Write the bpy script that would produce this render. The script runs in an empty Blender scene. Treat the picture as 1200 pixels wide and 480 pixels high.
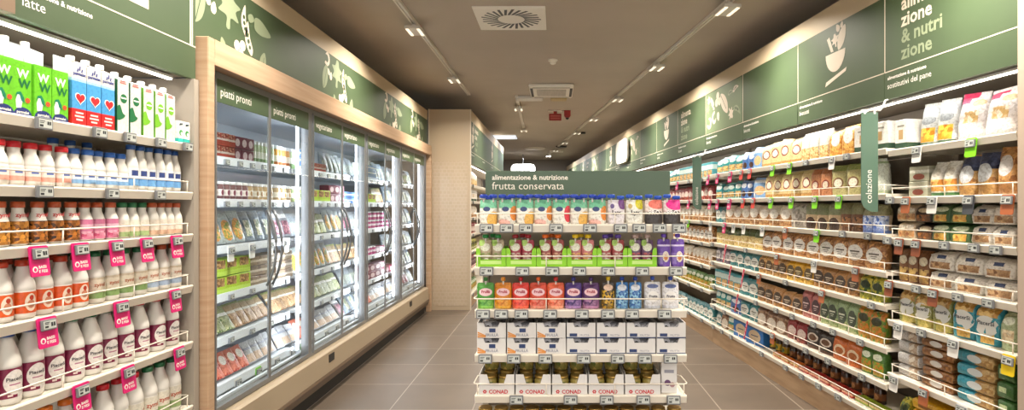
import bpy, math, random
from mathutils import Vector, Matrix
random.seed(11)
scene = bpy.context.scene
COL = scene.collection

# ------------------------------------------------------------------ camera, world, exposure
cam_data = bpy.data.cameras.new('camera')
cam_data.sensor_width = 36.0
cam_data.lens = 675.0 / 1200.0 * 36.0
cam_data.shift_x = -50.0 / 1200.0
cam_data.shift_y = 2.0 / 1200.0
cam_data.clip_start = 0.05
cam = bpy.data.objects.new('camera', cam_data)
cam.location = (0, 0, 1.47)
cam.rotation_euler = (math.pi / 2, 0, 0)
COL.objects.link(cam)
scene.camera = cam
scene.view_settings.view_transform = 'Standard'
scene.view_settings.look = 'None'
scene.view_settings.gamma = 1.0
scene.view_settings.use_curve_mapping = False
scene.view_settings.exposure = 0.0
scene.cycles.max_bounces = 8
scene.cycles.transparent_max_bounces = 16
scene.cycles.caustics_reflective = False
scene.cycles.caustics_refractive = False
scene.cycles.sample_clamp_indirect = 4.0
world = bpy.data.worlds.new('world')
scene.world = world
world.use_nodes = True
world.node_tree.nodes['Background'].inputs[0].default_value = (1.0, 0.95, 0.88, 1)
world.node_tree.nodes['Background'].inputs[1].default_value = 2.1

K_STRIP = 2.0      # watts per metre of header light strip
K_TRACK = 36.0      # watts per ceiling track lamp
K_SPOT = 20.0       # watts per track spot turned to the headers
K_COOL = 5.0       # watts per upright cooler tube
WARM = (1.0, 0.92, 0.80)
NEUT = (1.0, 0.97, 0.92)
COLD = (0.90, 0.95, 1.0)

def area_light(name, loc, aim, sx, sy, watts, color, spread=180):
    L = bpy.data.lights.new(name, 'AREA')
    L.shape = 'RECTANGLE'; L.size = sx; L.size_y = sy
    L.energy = watts; L.color = color; L.spread = math.radians(spread)
    o = bpy.data.objects.new(name, L)
    o.location = loc
    d = Vector(aim)
    o.rotation_euler = d.to_track_quat('-Z', 'Y').to_euler()
    COL.objects.link(o)
    return o

K_SHELF = 30.0     # watts per track spot turned to the goods

def strip_light(name, a, b, aim, wide, watts, color):
    """an area light lying along the segment a-b, shining towards aim"""
    a = Vector(a); b = Vector(b)
    ex = (b - a).normalized(); ez = -Vector(aim).normalized()
    ez = (ez - ez.dot(ex) * ex).normalized(); ey = ez.cross(ex)
    L = bpy.data.lights.new(name, 'AREA'); L.shape = 'RECTANGLE'
    L.size = (b - a).length; L.size_y = wide; L.energy = watts; L.color = color
    o = bpy.data.objects.new(name, L)
    M = Matrix((ex, ey, ez)).transposed().to_4x4(); M.translation = (a + b) / 2
    o.matrix_world = M
    COL.objects.link(o)
    return o

def spot_light(name, loc, target, watts, color, angle, blend=0.5, size=0.04):
    L = bpy.data.lights.new(name, 'SPOT')
    L.energy = watts; L.color = color; L.spot_size = math.radians(angle); L.spot_blend = blend
    L.shadow_soft_size = size
    o = bpy.data.objects.new(name, L); o.location = loc
    o.rotation_euler = (Vector(target) - Vector(loc)).to_track_quat('-Z', 'Y').to_euler()
    COL.objects.link(o)
    return o

# ------------------------------------------------------------------ frames of the three fixtures
class Frame:
    """u runs along the shelf front, v goes back into the shelf, z is height"""
    def __init__(s, ox, oy, th):
        s.o = Vector((ox, oy)); s.th = th
        s.ex = Vector((math.cos(th), math.sin(th))); s.ey = Vector((-math.sin(th), math.cos(th)))
    def at(s, u, v, z):
        p = s.o + s.ex * u + s.ey * v
        return (p.x, p.y, z)
RC, RS = 2.275, 0.0935                       # right-hand shelf front: x = RC - RS*y
RL = math.sqrt(1 + RS * RS)
LEFT = Frame(-1.78, 0, math.pi / 2)          # dairy front
COOL = Frame(-1.80, 0, math.pi / 2)          # cooler glass
RIGHT = Frame(RC, 0, math.atan2(-1, RS))
GON = Frame(0.1225, 2.71, 0.0)
FARL = Frame(-1.2, 0, math.pi / 2)
def ru(y): return -y * RL                    # right wall: depth y -> u
def rpx(px, back=0.03):                      # column measured on the right-hand shelf front -> u
    y = (RC + back) / ((px - 650) / 675.0 + RS)
    return ru(y)
def lpx(px, x=-1.80): return 675.0 * -x / (650 - px)

# strips under the headers and in the coolers are placed by their builders; ceiling track lamps too

# ------------------------------------------------------------------ materials
def hexc(h):
    h = h.lstrip('#')
    c = [int(h[i:i + 2], 16) / 255 for i in (0, 2, 4)]
    return tuple(x / 12.92 if x <= 0.04045 else ((x + 0.055) / 1.055) ** 2.4 for x in c) + (1,)
MATS = {}
def solid(name, h, rough=0.5, metal=0.0, emit=0.0, spec=0.5, bump=0.0, bscale=40.0, coat=0.0, alpha=1.0):
    if name in MATS: return MATS[name]
    m = bpy.data.materials.new(name); m.use_nodes = True
    b = m.node_tree.nodes['Principled BSDF']
    b.inputs['Base Color'].default_value = hexc(h)
    b.inputs['Roughness'].default_value = rough
    b.inputs['Metallic'].default_value = metal
    b.inputs['Specular IOR Level'].default_value = spec
    b.inputs['Coat Weight'].default_value = coat
    b.inputs['Alpha'].default_value = alpha
    if emit:
        b.inputs['Emission Color'].default_value = hexc(h)
        b.inputs['Emission Strength'].default_value = emit
    if bump:
        nt = m.node_tree
        tc = nt.nodes.new('ShaderNodeTexCoord'); n = nt.nodes.new('ShaderNodeTexNoise'); bp = nt.nodes.new('ShaderNodeBump')
        n.inputs['Scale'].default_value = bscale; n.inputs['Detail'].default_value = 3
        bp.inputs['Strength'].default_value = bump; bp.inputs['Distance'].default_value = 0.01
        nt.links.new(tc.outputs['Object'], n.inputs['Vector']); nt.links.new(n.outputs['Fac'], bp.inputs['Height'])
        nt.links.new(bp.outputs['Normal'], b.inputs['Normal'])
    MATS[name] = m
    return m

def noise_mix(name, h1, h2, scale=(1, 1, 1), rough=0.5, detail=4, bump=0.0, lo=0.35, hi=0.65):
    if name in MATS: return MATS[name]
    m = bpy.data.materials.new(name); m.use_nodes = True; nt = m.node_tree
    b = nt.nodes['Principled BSDF']; b.inputs['Roughness'].default_value = rough
    tc = nt.nodes.new('ShaderNodeTexCoord'); mp = nt.nodes.new('ShaderNodeMapping'); n = nt.nodes.new('ShaderNodeTexNoise')
    mp.inputs['Scale'].default_value = scale; n.inputs['Scale'].default_value = 1.0; n.inputs['Detail'].default_value = detail
    r = nt.nodes.new('ShaderNodeValToRGB')
    r.color_ramp.elements[0].position = lo; r.color_ramp.elements[0].color = hexc(h1)
    r.color_ramp.elements[1].position = hi; r.color_ramp.elements[1].color = hexc(h2)
    L = nt.links.new
    L(tc.outputs['Object'], mp.inputs['Vector']); L(mp.outputs['Vector'], n.inputs['Vector'])
    L(n.outputs['Fac'], r.inputs['Fac']); L(r.outputs['Color'], b.inputs['Base Color'])
    if bump:
        bp = nt.nodes.new('ShaderNodeBump'); bp.inputs['Strength'].default_value = bump; bp.inputs['Distance'].default_value = 0.005
        L(n.outputs['Fac'], bp.inputs['Height']); L(bp.outputs['Normal'], b.inputs['Normal'])
    MATS[name] = m
    return m

def pack(name, base, layers, rough=0.36, bump=0.55, vary=0.10):
    """printed packaging: bands, rectangles, ovals and mottled food windows in the pack's own bounding box"""
    key = 'print_' + name
    if key in MATS: return MATS[key]
    m = bpy.data.materials.new(key); m.use_nodes = True; nt = m.node_tree
    N = nt.nodes.new; L = nt.links.new
    b = nt.nodes['Principled BSDF']; b.inputs['Roughness'].default_value = rough
    tc = N('ShaderNodeTexCoord'); sp = N('ShaderNodeSeparateXYZ'); L(tc.outputs['Generated'], sp.inputs[0])
    X, Y, Z = sp.outputs
    def math_(op, a, c=None):
        n = N('ShaderNodeMath'); n.operation = op
        for i, v in enumerate((a, c)):
            if v is None: continue
            if isinstance(v, (int, float)): n.inputs[i].default_value = v
            else: L(v, n.inputs[i])
        return n.outputs[0]
    front = math_('LESS_THAN', Y, 0.52)
    def inside(v, a, c):
        r = None
        if a > 0: r = math_('GREATER_THAN', v, a)
        if c < 1:
            q = math_('LESS_THAN', v, c); r = q if r is None else math_('MULTIPLY', r, q)
        return r
    rgb = N('ShaderNodeRGB'); rgb.outputs[0].default_value = hexc(base); cur = rgb.outputs[0]
    for ly in layers:
        k = ly[0]
        if k == 'b': _, z0, z1, c = ly; mask = inside(Z, z0, z1); col = c
        elif k == 'r':
            _, x0, x1, z0, z1, c = ly; mask = front
            for q in (inside(X, x0, x1), inside(Z, z0, z1)):
                if q is not None: mask = math_('MULTIPLY', mask, q)
            col = c
        elif k == 'o':
            _, cx, cz, rx, rz, c = ly
            dx = math_('MULTIPLY', math_('SUBTRACT', X, cx), 1 / rx); dz = math_('MULTIPLY', math_('SUBTRACT', Z, cz), 1 / rz)
            d = math_('ADD', math_('POWER', math_('ABSOLUTE', dx), 2.0), math_('POWER', math_('ABSOLUTE', dz), 2.0))
            mask = math_('MULTIPLY', math_('LESS_THAN', d, 1.0), front); col = c
        elif k == 'n':
            _, z0, z1, x0, x1, c1, c2, s = ly
            mask = front
            for q in (inside(X, x0, x1), inside(Z, z0, z1)):
                if q is not None: mask = math_('MULTIPLY', mask, q)
            ns = N('ShaderNodeTexVoronoi'); ns.inputs['Scale'].default_value = s * 1.6; L(tc.outputs['Object'], ns.inputs['Vector'])
            rp = N('ShaderNodeValToRGB'); L(ns.outputs['Color'], rp.inputs['Fac'])
            rp.color_ramp.elements[0].position = 0.25; rp.color_ramp.elements[0].color = hexc(c1)
            rp.color_ramp.elements[1].position = 0.8; rp.color_ramp.elements[1].color = hexc(c2)
            col = rp.outputs['Color']
        mx = N('ShaderNodeMix'); mx.data_type = 'RGBA'
        L(mask, mx.inputs[0]); L(cur, mx.inputs[6])
        if isinstance(col, str): mx.inputs[7].default_value = hexc(col)
        else: L(col, mx.inputs[7])
        cur = mx.outputs[2]
    if vary:
        oi = N('ShaderNodeObjectInfo'); hs = N('ShaderNodeHueSaturation')
        v = math_('ADD', math_('MULTIPLY', oi.outputs['Random'], vary), 1 - vary / 2)
        L(v, hs.inputs['Value']); L(cur, hs.inputs['Color']); cur = hs.outputs[0]
    fp = N('ShaderNodeTexNoise'); fp.inputs['Scale'].default_value = 95; fp.inputs['Detail'].default_value = 3; L(tc.outputs['Object'], fp.inputs['Vector'])
    fr_ = N('ShaderNodeValToRGB'); L(fp.outputs['Fac'], fr_.inputs['Fac'])
    fr_.color_ramp.elements[0].position = 0.38; fr_.color_ramp.elements[0].color = (.72, .70, .68, 1) if bump else (.86, .86, .86, 1)
    fr_.color_ramp.elements[1].position = 0.52; fr_.color_ramp.elements[1].color = (1, 1, 1, 1)
    fm = N('ShaderNodeMix'); fm.data_type = 'RGBA'; fm.blend_type = 'MULTIPLY'; fm.inputs[0].default_value = 1.0
    L(cur, fm.inputs[6]); L(fr_.outputs['Color'], fm.inputs[7]); cur = fm.outputs[2]
    L(cur, b.inputs['Base Color'])
    if bump:
        n = N('ShaderNodeTexNoise'); n.inputs['Scale'].default_value = 22; n.inputs['Detail'].default_value = 3; n.inputs['Distortion'].default_value = 1.2
        L(tc.outputs['Object'], n.inputs['Vector'])
        bp = N('ShaderNodeBump'); bp.inputs['Strength'].default_value = bump; bp.inputs['Distance'].default_value = 0.012
        L(n.outputs['Fac'], bp.inputs['Height']); L(bp.outputs['Normal'], b.inputs['Normal'])
    MATS[key] = m
    return m

def glass_mat(name, tint=(0.96, 0.98, 0.98), refl=1.0, base_refl=0.03):
    if name in MATS: return MATS[name]
    m = bpy.data.materials.new(name); m.use_nodes = True; nt = m.node_tree; nt.nodes.remove(nt.nodes['Principled BSDF'])
    N = nt.nodes.new; L = nt.links.new
    t = N('ShaderNodeBsdfTransparent'); t.inputs[0].default_value = tint + (1,)
    g = N('ShaderNodeBsdfGlossy'); g.inputs['Roughness'].default_value = 0.02
    f = N('ShaderNodeFresnel'); f.inputs[0].default_value = 1.35
    ge = N('ShaderNodeNewGeometry'); q = N('ShaderNodeMath'); q.operation = 'MULTIPLY_ADD'; q.inputs[1].default_value = -1; q.inputs[2].default_value = 1
    L(ge.outputs['Backfacing'], q.inputs[0]); k = N('ShaderNodeMath'); k.operation = 'MULTIPLY'; L(q.outputs[0], k.inputs[0]); L(f.outputs[0], k.inputs[1])
    mx = N('ShaderNodeMixShader'); L(k.outputs[0], mx.inputs[0]); L(t.outputs[0], mx.inputs[1]); L(g.outputs[0], mx.inputs[2])
    L(mx.outputs[0], nt.nodes['Material Output'].inputs[0])
    MATS[name] = m
    return m

def floor_mat():
    m = bpy.data.materials.new('grey_floor_tile'); m.use_nodes = True; nt = m.node_tree
    N = nt.nodes.new; L = nt.links.new; b = nt.nodes['Principled BSDF']
    tc = N('ShaderNodeTexCoord'); mp = N('ShaderNodeMapping'); mp.inputs['Location'].default_value = (1.195, -4.172, 0)
    L(tc.outputs['Object'], mp.inputs[0])
    br = N('ShaderNodeTexBrick'); br.offset = 0.0; br.squash = 1.0
    br.inputs['Scale'].default_value = 1.0; br.inputs['Brick Width'].default_value = 0.6; br.inputs['Row Height'].default_value = 0.6
    br.inputs['Mortar Size'].default_value = 0.0035; br.inputs['Mortar Smooth'].default_value = 0.1
    br.inputs['Color1'].default_value = hexc('#675a4e'); br.inputs['Color2'].default_value = hexc('#62564a'); br.inputs['Mortar'].default_value = hexc('#a3978a')
    L(mp.outputs[0], br.inputs['Vector'])
    n = N('ShaderNodeTexNoise'); n.inputs['Scale'].default_value = 2.2; n.inputs['Detail'].default_value = 8; L(tc.outputs['Object'], n.inputs['Vector'])
    r = N('ShaderNodeValToRGB'); r.color_ramp.elements[0].position = 0.3; r.color_ramp.elements[0].color = (0.82, 0.82, 0.82, 1)
    r.color_ramp.elements[1].position = 0.7; r.color_ramp.elements[1].color = (1.08, 1.07, 1.06, 1); L(n.outputs['Fac'], r.inputs['Fac'])
    mx = N('ShaderNodeMix'); mx.data_type = 'RGBA'; mx.blend_type = 'MULTIPLY'; mx.inputs[0].default_value = 1.0
    L(br.outputs['Color'], mx.inputs[6]); L(r.outputs['Color'], mx.inputs[7]); L(mx.outputs[2], b.inputs['Base Color'])
    b.inputs['Roughness'].default_value = 0.42
    return m

# ------------------------------------------------------------------ mesh building
class MB:
    def __init__(s): s.v = []; s.f = []; s.m = []; s.s = []
    def add(s, vs, fs, m=0, smooth=False):
        k = len(s.v); s.v += [tuple(p) for p in vs]
        for f in fs: s.f.append(tuple(i + k for i in f)); s.m.append(m); s.s.append(smooth)
        return s
    def box(s, x0, x1, y0, y1, z0, z1, m=0, c=0.0):
        if c <= 0:
            vs = [(x, y, z) for z in (z0, z1) for y in (y0, y1) for x in (x0, x1)]
            fs = [(0, 2, 3, 1), (4, 5, 7, 6), (0, 1, 5, 4), (2, 6, 7, 3), (0, 4, 6, 2), (1, 3, 7, 5)]
            return s.add(vs, fs, m)
        # chamfered vertical edges and top/bottom rims
        def ring(d, z): return [(x0 + d + c, y0 + d, z), (x1 - d - c, y0 + d, z), (x1 - d, y0 + d + c, z), (x1 - d, y1 - d - c, z),
                                (x1 - d - c, y1 - d, z), (x0 + d + c, y1 - d, z), (x0 + d, y1 - d - c, z), (x0 + d, y0 + d + c, z)]
        return s.loft([ring(c, z0), ring(0, z0 + c), ring(0, z1 - c), ring(c, z1)], m, False)
    def loft(s, rings, m=0, smooth=True, cap0=True, cap1=True):
        n = len(rings[0]); vs = [p for r in rings for p in r]; fs = []
        for i in range(len(rings) - 1):
            for j in range(n):
                a = i * n + j; b = i * n + (j + 1) % n
                fs.append((a, b, b + n, a + n))
        s.add(vs, fs, m, smooth); k = len(s.v) - len(vs)
        if cap0: s.f.append(tuple(k + j for j in reversed(range(n)))); s.m.append(m); s.s.append(False)
        if cap1: s.f.append(tuple(k + (len(rings) - 1) * n + j for j in range(n))); s.m.append(m); s.s.append(False)
        return s
    def lathe(s, prof, n=14, cx=0, cy=0, m=0, smooth=True, cap0=True, cap1=True):
        return s.loft([[(cx + r * math.cos(2 * math.pi * j / n), cy + r * math.sin(2 * math.pi * j / n), z) for j in range(n)] for r, z in prof], m, smooth, cap0, cap1)
    def tube(s, pts, r, n=6, m=0):
        pts = [Vector(p) for p in pts]; rings = []
        up = Vector((0, 0, 1))
        for i, p in enumerate(pts):
            d = (pts[min(i + 1, len(pts) - 1)] - pts[max(i - 1, 0)]).normalized()
            a = d.cross(up)
            if a.length < 1e-3: a = d.cross(Vector((0, 1, 0)))
            a.normalize(); b = d.cross(a)
            rings.append([p + (a * math.cos(2 * math.pi * j / n) + b * math.sin(2 * math.pi * j / n)) * r for j in range(n)])
        return s.loft(rings, m, True)
    def prism(s, poly, y0, y1, m=0):
        """poly: (x, z) outline counter-clockwise seen from the front (-y)"""
        n = len(poly); vs = [(x, y0, z) for x, z in poly] + [(x, y1, z) for x, z in poly]
        fs = [tuple(range(n)), tuple(range(2 * n - 1, n - 1, -1))] + [((i + 1) % n, i, i + n, (i + 1) % n + n) for i in range(n)]
        return s.add(vs, fs, m)
    def prism_x(s, poly, x0, x1, m=0):
        """poly: (y, z) outline, extruded along x"""
        n = len(poly); vs = [(x0, y, z) for y, z in poly] + [(x1, y, z) for y, z in poly]
        fs = [tuple(range(n - 1, -1, -1)), tuple(range(n, 2 * n))] + [(i, (i + 1) % n, (i + 1) % n + n, i + n) for i in range(n)]
        return s.add(vs, fs, m)
    def flat(s, poly, y, m=0): return s.add([(x, y, z) for x, z in poly], [tuple(range(len(poly)))], m)
    def text(s, body, size, x, z, y=-0.001, m=0, bold=0.0, align='LEFT', rot=False, wrap=None, fn=None, res=2):
        vs, fs = text_mesh(body, size, bold, align, res)
        out = []
        for px, pz in vs:
            if rot: px, pz = -pz, px
            px += x; pz += z
            if wrap: out.append((wrap * math.sin(px / wrap), -wrap * math.cos(px / wrap), pz))
            elif fn: out.append((px, fn(px, pz), pz))
            else: out.append((px, y, pz))
        return s.add(out, fs, m)
    def mesh(s, name, mats):
        me = bpy.data.meshes.new(name)
        me.from_pydata(s.v, [], s.f)
        for mt in (mats if isinstance(mats, (list, tuple)) else [mats]): me.materials.append(mt)
        me.polygons.foreach_set('material_index', s.m)
        me.polygons.foreach_set('use_smooth', s.s)
        me.validate(); me.update()
        return me

TEXTS = {}
def text_mesh(body, size, bold, align, res):
    key = (body, round(bold, 4), align, res)
    if key not in TEXTS:
        cu = bpy.data.curves.new('lettering', 'FONT'); cu.body = body; cu.size = 1.0; cu.align_x = align
        cu.offset = bold; cu.resolution_u = res
        ob = bpy.data.objects.new('lettering', cu); COL.objects.link(ob)
        dg = bpy.context.evaluated_depsgraph_get()
        me = bpy.data.meshes.new_from_object(ob.evaluated_get(dg))
        TEXTS[key] = ([(v.co.x, v.co.y) for v in me.vertices], [tuple(p.vertices) for p in me.polygons])
        bpy.data.objects.remove(ob); bpy.data.curves.remove(cu); bpy.data.meshes.remove(me)
    vs, fs = TEXTS[key]
    return [(a * size, b * size) for a, b in vs], fs

# ------------------------------------------------------------------ objects
def link(name, mesh, parent=None, label=None):
    o = bpy.data.objects.new(name, mesh); COL.objects.link(o)
    if parent is not None: o.parent = parent
    if label: o['label'] = label
    return o
def struct(name, mb, mats):
    o = link(name, mb.mesh(name, mats)); o['kind'] = 'structure'
    return o
LABELS = {}
def tag(o, label, cat, group=None):
    o['label'] = label; o['category'] = cat
    if group: o['group'] = group
    LABELS.setdefault(label, []).append(o.name)
    return o
def thing(name, label, cat, loc=(0, 0, 0), rot=(0, 0, 0), group=None, mesh=None):
    o = link(name, mesh); o.location = loc; o.rotation_euler = rot
    return tag(o, label, cat, group)
ORD = ['first', 'second', 'third', 'fourth', 'fifth', 'sixth', 'seventh', 'eighth', 'ninth', 'tenth', 'eleventh', 'twelfth', 'thirteenth',
       'fourteenth', 'fifteenth', 'sixteenth', 'seventeenth', 'eighteenth', 'nineteenth', 'twentieth', 'twenty-first', 'twenty-second',
       'twenty-third', 'twenty-fourth', 'twenty-fifth', 'twenty-sixth', 'twenty-seventh', 'twenty-eighth', 'twenty-ninth', 'thirtieth']
SHELF = ['top', 'second', 'third', 'fourth', 'fifth', 'sixth', 'seventh', 'eighth']
# ------------------------------------------------------------------ palette
GREEN = noise_mix('green_panel', '#425238', '#46563b', (3, 3, 3), 0.55)
CREAMP = solid('cream_print', '#d8cbb8', 0.6)
SAGE = solid('sage_print', '#8b9678', 0.6)
WHITEP = solid('white_print', '#f3eee4', 0.6)
BEAM = solid('cream_beam', '#c9b698', 0.55)
LIP = solid('cream_metal', '#f2eadb', 0.4)
WIRE = solid('cream_wire', '#efe6d8', 0.35)
BACK = solid('taupe_back', '#8f8578', 0.6)
DARK = solid('dark_toe', '#1b1815', 0.6)
WOOD = noise_mix('light_oak', '#b89576', '#c7a88a', (2.0, 2.0, 38.0), 0.45, 6)
WOODH = noise_mix('oak_along', '#b89576', '#c7a88a', (1.6, 30.0, 30.0), 0.45, 6)
WOODK = noise_mix('oak_kick', '#a98a6a', '#c0a07e', (3.0, 20.0, 20.0), 0.5, 6)
STEEL = solid('brushed_steel', '#a9a9a8', 0.35, 0.6)
SILVER = solid('silver_frame', '#8e8f90', 0.38, 0.5)
WHITEM = solid('white_metal', '#ececea', 0.4)
GLOWC = solid('cold_tube', '#eef4ff', 0.4, emit=6.0)
GLOWN = solid('neutral_tube', '#fff6e6', 0.4, emit=9.0)
GLASS = glass_mat('door_glass')
BLACK = solid('black_plastic', '#161616', 0.4)

# ------------------------------------------------------------------ room shell
fl = struct('floor', MB().box(-3.2, 3.2, -1.5, 20.2, -0.1, 0.0), floor_mat())
CEIL = noise_mix('taupe_ceiling', '#aea294', '#b4a89a', (1.3, 1.3, 1.3), 0.8)
struct('ceiling', MB().box(-3.2, 3.2, -1.5, 20.2, 3.10, 3.2), CEIL)
WALLM = solid('taupe_wall', '#8c8276', 0.7)
struct('wall_back', MB().box(-3.2, 3.2, 20.0, 20.2, 0, 3.1), solid('grey_wall', '#8b847c', 0.7))
struct('wall_left', MB().box(-3.0, -2.85, -1.5, 20.0, 0, 3.1), WALLM)
mb = MB()
a = RIGHT.at(ru(20.0), 0.62, 0); b = RIGHT.at(ru(-1.5), 0.62, 0)
mb.add([a, b, (b[0] + .15, b[1], 0), (a[0] + .15, a[1], 0)] + [(p[0], p[1], 3.1) for p in (a, b, (b[0] + .15, b[1]), (a[0] + .15, a[1]))],
       [(0, 1, 5, 4), (1, 2, 6, 5), (2, 3, 7, 6), (3, 0, 4, 7), (4, 5, 6, 7), (3, 2, 1, 0)])
struct('wall_right', mb, WALLM)

def beam(name, fr, u0, u1, z0=2.71, z1=2.85, v0=0.0, v1=0.16):
    mb = MB().box(u0, u1, v0, v1, z0, z1)
    o = struct(name, mb, BEAM)
    o.location = (fr.o.x, fr.o.y, 0); o.rotation_euler = (0, 0, fr.th)
    return o
beam('trim_1', RIGHT, ru(19.95), ru(2.53), 2.71, 2.855)
beam('trim_2', Frame(-1.81, 0, math.pi / 2), 2.87, 8.19, 2.70, 2.835)
beam('trim_3', LEFT, 0.6, 2.855, 2.71, 2.845)
beam('trim_4', FARL, 8.235, 13.5, 2.70, 2.855)
# end pier closing the right-hand shelving at its near end
mb = MB().box(ru(2.515), ru(2.36), -0.02, 0.61, 0, 3.10)
o = struct('trim_5', mb, solid('pier_plaster', '#b5a392', 0.6)); o.location = (RC, 0, 0); o.rotation_euler = (0, 0, RIGHT.th)
# grey end panel of the dairy shelving
struct('trim_6', MB().box(-2.45, -1.775, 2.835, 2.875, 0, 2.10), solid('dairy_side', '#a49b8f', 0.5))
# brown pier beside the dairy header
struct('trim_7', MB().box(-2.4, -1.765, 1.30, 1.885, 2.10, 3.10), solid('brown_pier', '#7a6450', 0.6))

# ------------------------------------------------------------------ printed plant motifs (outlines in a unit square)
def blob(pts, n=4):
    out = []
    k = len(pts)
    for i in range(k):
        p0, p1, p2, p3 = (pts[(i + j - 1) % k] for j in range(4))
        for t in range(n):
            t /= n
            out.append(tuple(0.5 * (2 * p1[d] + (p2[d] - p0[d]) * t + (2 * p0[d] - 5 * p1[d] + 4 * p2[d] - p3[d]) * t * t + (3 * p1[d] - p0[d] - 3 * p2[d] + p3[d]) * t ** 3) for d in (0, 1)))
    return out
def circ(cx, cz, r, n=12): return [(cx + r * math.cos(2 * math.pi * i / n), cz + r * math.sin(2 * math.pi * i / n)) for i in range(n)]
MOTIF = {
    'leaf': ([blob([(0, 0), (.45, .05), (.85, .45), (1, 1), (.5, .95), (.1, .55)])], [[(.05, .04), (.09, .03), (.8, .8), (.78, .83)]]),
    'pod': ([blob([(0, 1), (.12, .45), (.45, .08), (1, 0), (.95, .3), (.5, .55)])], [circ(.3, .5, .1), circ(.5, .33, .1), circ(.72, .2, .09)]),
    'clover': ([circ(.25, .7, .26), circ(.75, .72, .26), circ(.5, .3, .27)], []),
    'oak': ([blob([(.42, 0), (.58, 0), (.6, .28), (.95, .3), (.8, .52), (1, .7), (.7, .78), (.6, 1), (.4, 1), (.3, .78), (0, .7), (.2, .52), (.05, .3), (.4, .28)])], []),
    'drop': ([blob([(.5, 1), (.85, .5), (.7, .08), (.3, .08), (.15, .5)])], []),
    'carrot': ([blob([(0, 0), (.55, .25), (.8, .55), (.72, .72), (.5, .8), (.2, .5)]), blob([(.75, .7), (.95, .72), (1, .95), (.8, .98)])], []),
    'pan': ([blob([(.1, .1), (.6, .0), (.95, .3), (.9, .8), (.55, 1), (.2, .8), (.55, .75), (.7, .5), (.55, .25), (.2, .3)])], []),
}
def motif(mb, kind, x, z, s, ang, m, hole, y=-0.0015, fy=1.0):
    ca, sa = math.cos(ang), math.sin(ang)
    def T(p): a, b = (p[0] - .5) * s, (p[1] - .5) * s * fy; return (x + a * ca - b * sa, z + a * sa + b * ca)
    for poly in MOTIF[kind][0]: mb.flat([T(p) for p in poly], y, m)
    for poly in MOTIF[kind][1]: mb.flat([T(p) for p in poly], y - 0.0008, hole)

def clip_ok(x, z, s, w, h): return x - s * .6 > 0 and x + s * .6 < w and z - s * .6 > 0 and z + s * .6 < h

# ------------------------------------------------------------------ header panels over the right-hand shelves
def bowl_icon(mb, cx, z, m):
    R = 0.115
    mb.flat([(cx + R * math.cos(a), z + .36 + R * 1.15 * math.sin(a) + .06) for a in [math.pi + math.pi * i / 14 for i in range(15)]], -0.0015, m)
    mb.flat([(cx - .12, z + .205), (cx + .12, z + .265), (cx + .13, z + .29), (cx - .11, z + .235)], -0.0015, m)
    mb.flat([(cx - .10, z + .53), (cx - .07, z + .54), (cx - .02, z + .43), (cx - .05, z + .43)], -0.0015, m)
    motif(mb, 'oak', cx, z + .50, .09, .2, m, m); motif(mb, 'leaf', cx + .075, z + .50, .12, .3, m, m)
    motif(mb, 'drop', cx + .03, z + .575, .06, .5, m, m); motif(mb, 'drop', cx + .075, z + .585, .045, -.3, m, m)

def header_panel(y_far, y_near, style, word, label, h=0.61):
    u0, u1 = ru(y_far), ru(y_near); w = u1 - u0 - .006
    root = thing('header_panel', label, 'sign', RIGHT.at(u0 + .003, 0.0, 2.10), (0, 0, RIGHT.th), 'green header panels over the right shelves')
    link('panel', MB().box(0, w, 0, .03, 0, h).mesh('panel', GREEN), root)
    mb = MB(); mb.box(0, w, -.0012, 0, .158, .164); mb.box(0.0, .007, -.0012, 0, .164, h)
    link('line', mb.mesh('line', CREAMP), root)
    mb = MB()
    mb.text('alimentazione & nutrizione', .0285, .028, .112, m=0, bold=.02)
    mb.text(word, .046, .026, .060, m=0)
    if style == 'words':
        for i, (t, c) in enumerate((('zione', 2), ('& nutri', 2), ('zione', 1), ('alimenta', 1))):
            mb.text(t, .108, .145, .205 + .0925 * i, m=c, bold=.022)
    link('lettering', mb.mesh('lettering', [WHITEP, CREAMP, SAGE]), root)
    if style == 'bowl':
        mb = MB(); bowl_icon(mb, w * .5, 0, 0); link('bowl_icon', mb.mesh('bowl_icon', CREAMP), root)
    if style == 'plants':
        mb = MB(); rnd = random.Random(5); done = []
        mb.add([(.01, -.0006, .17), (w - .01, -.0006, .17), (w - .01, -.0006, h - .01), (.01, -.0006, h - .01)], [(0, 1, 2, 3)], 3)
        for i in range(260):
            s = rnd.choice((.10, .13, .16, .2)); x, z = rnd.uniform(0, w), rnd.uniform(.17, h)
            if x - s * .6 < .01 or x + s * .6 > w - .01 or z - s * .6 < .17 or z + s * .6 > h - .005: continue
            if any((x - a) ** 2 + (z - b) ** 2 < ((s + c) * .47) ** 2 for a, b, c in done): continue
            done.append((x, z, s)); motif(mb, rnd.choice(list(MOTIF)), x, z, s, rnd.uniform(0, 6.3), rnd.choice((0, 0, 1)), 2)
        link('plant_print', mb.mesh('plant_print', [CREAMP, SAGE, GREEN, solid('moss_print', '#6c7c5c', .6)]), root)
    return root
EDGES = [2.527, 3.418, 4.415, 5.42, 6.40, 7.41] + [8.41 + i for i in range(12)]
STY = ['words', 'bowl', 'plain', 'plants']
HL = ['green header panel with big fading words over the crispbread shelves', 'green header panel with cream bowl emblem over the biscuit shelves',
      'plain dark green header panel between the bowl emblem and the plant print', 'green header panel printed with cream leaves over the biscuit shelves']
for i in range(len(EDGES) - 1):
    lab = HL[i] if i < 4 else ORD[i - 3] + ' green header panel beyond the nearest plant-print panel, ' + {'words': 'with big fading words', 'bowl': 'with bowl emblem', 'plain': 'left plain', 'plants': 'with leaf print'}[STY[i % 4]]
    header_panel(EDGES[i + 1], EDGES[i], STY[i % 4], 'sostitutivi del pane' if i == 0 else 'biscotti', lab)

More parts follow.
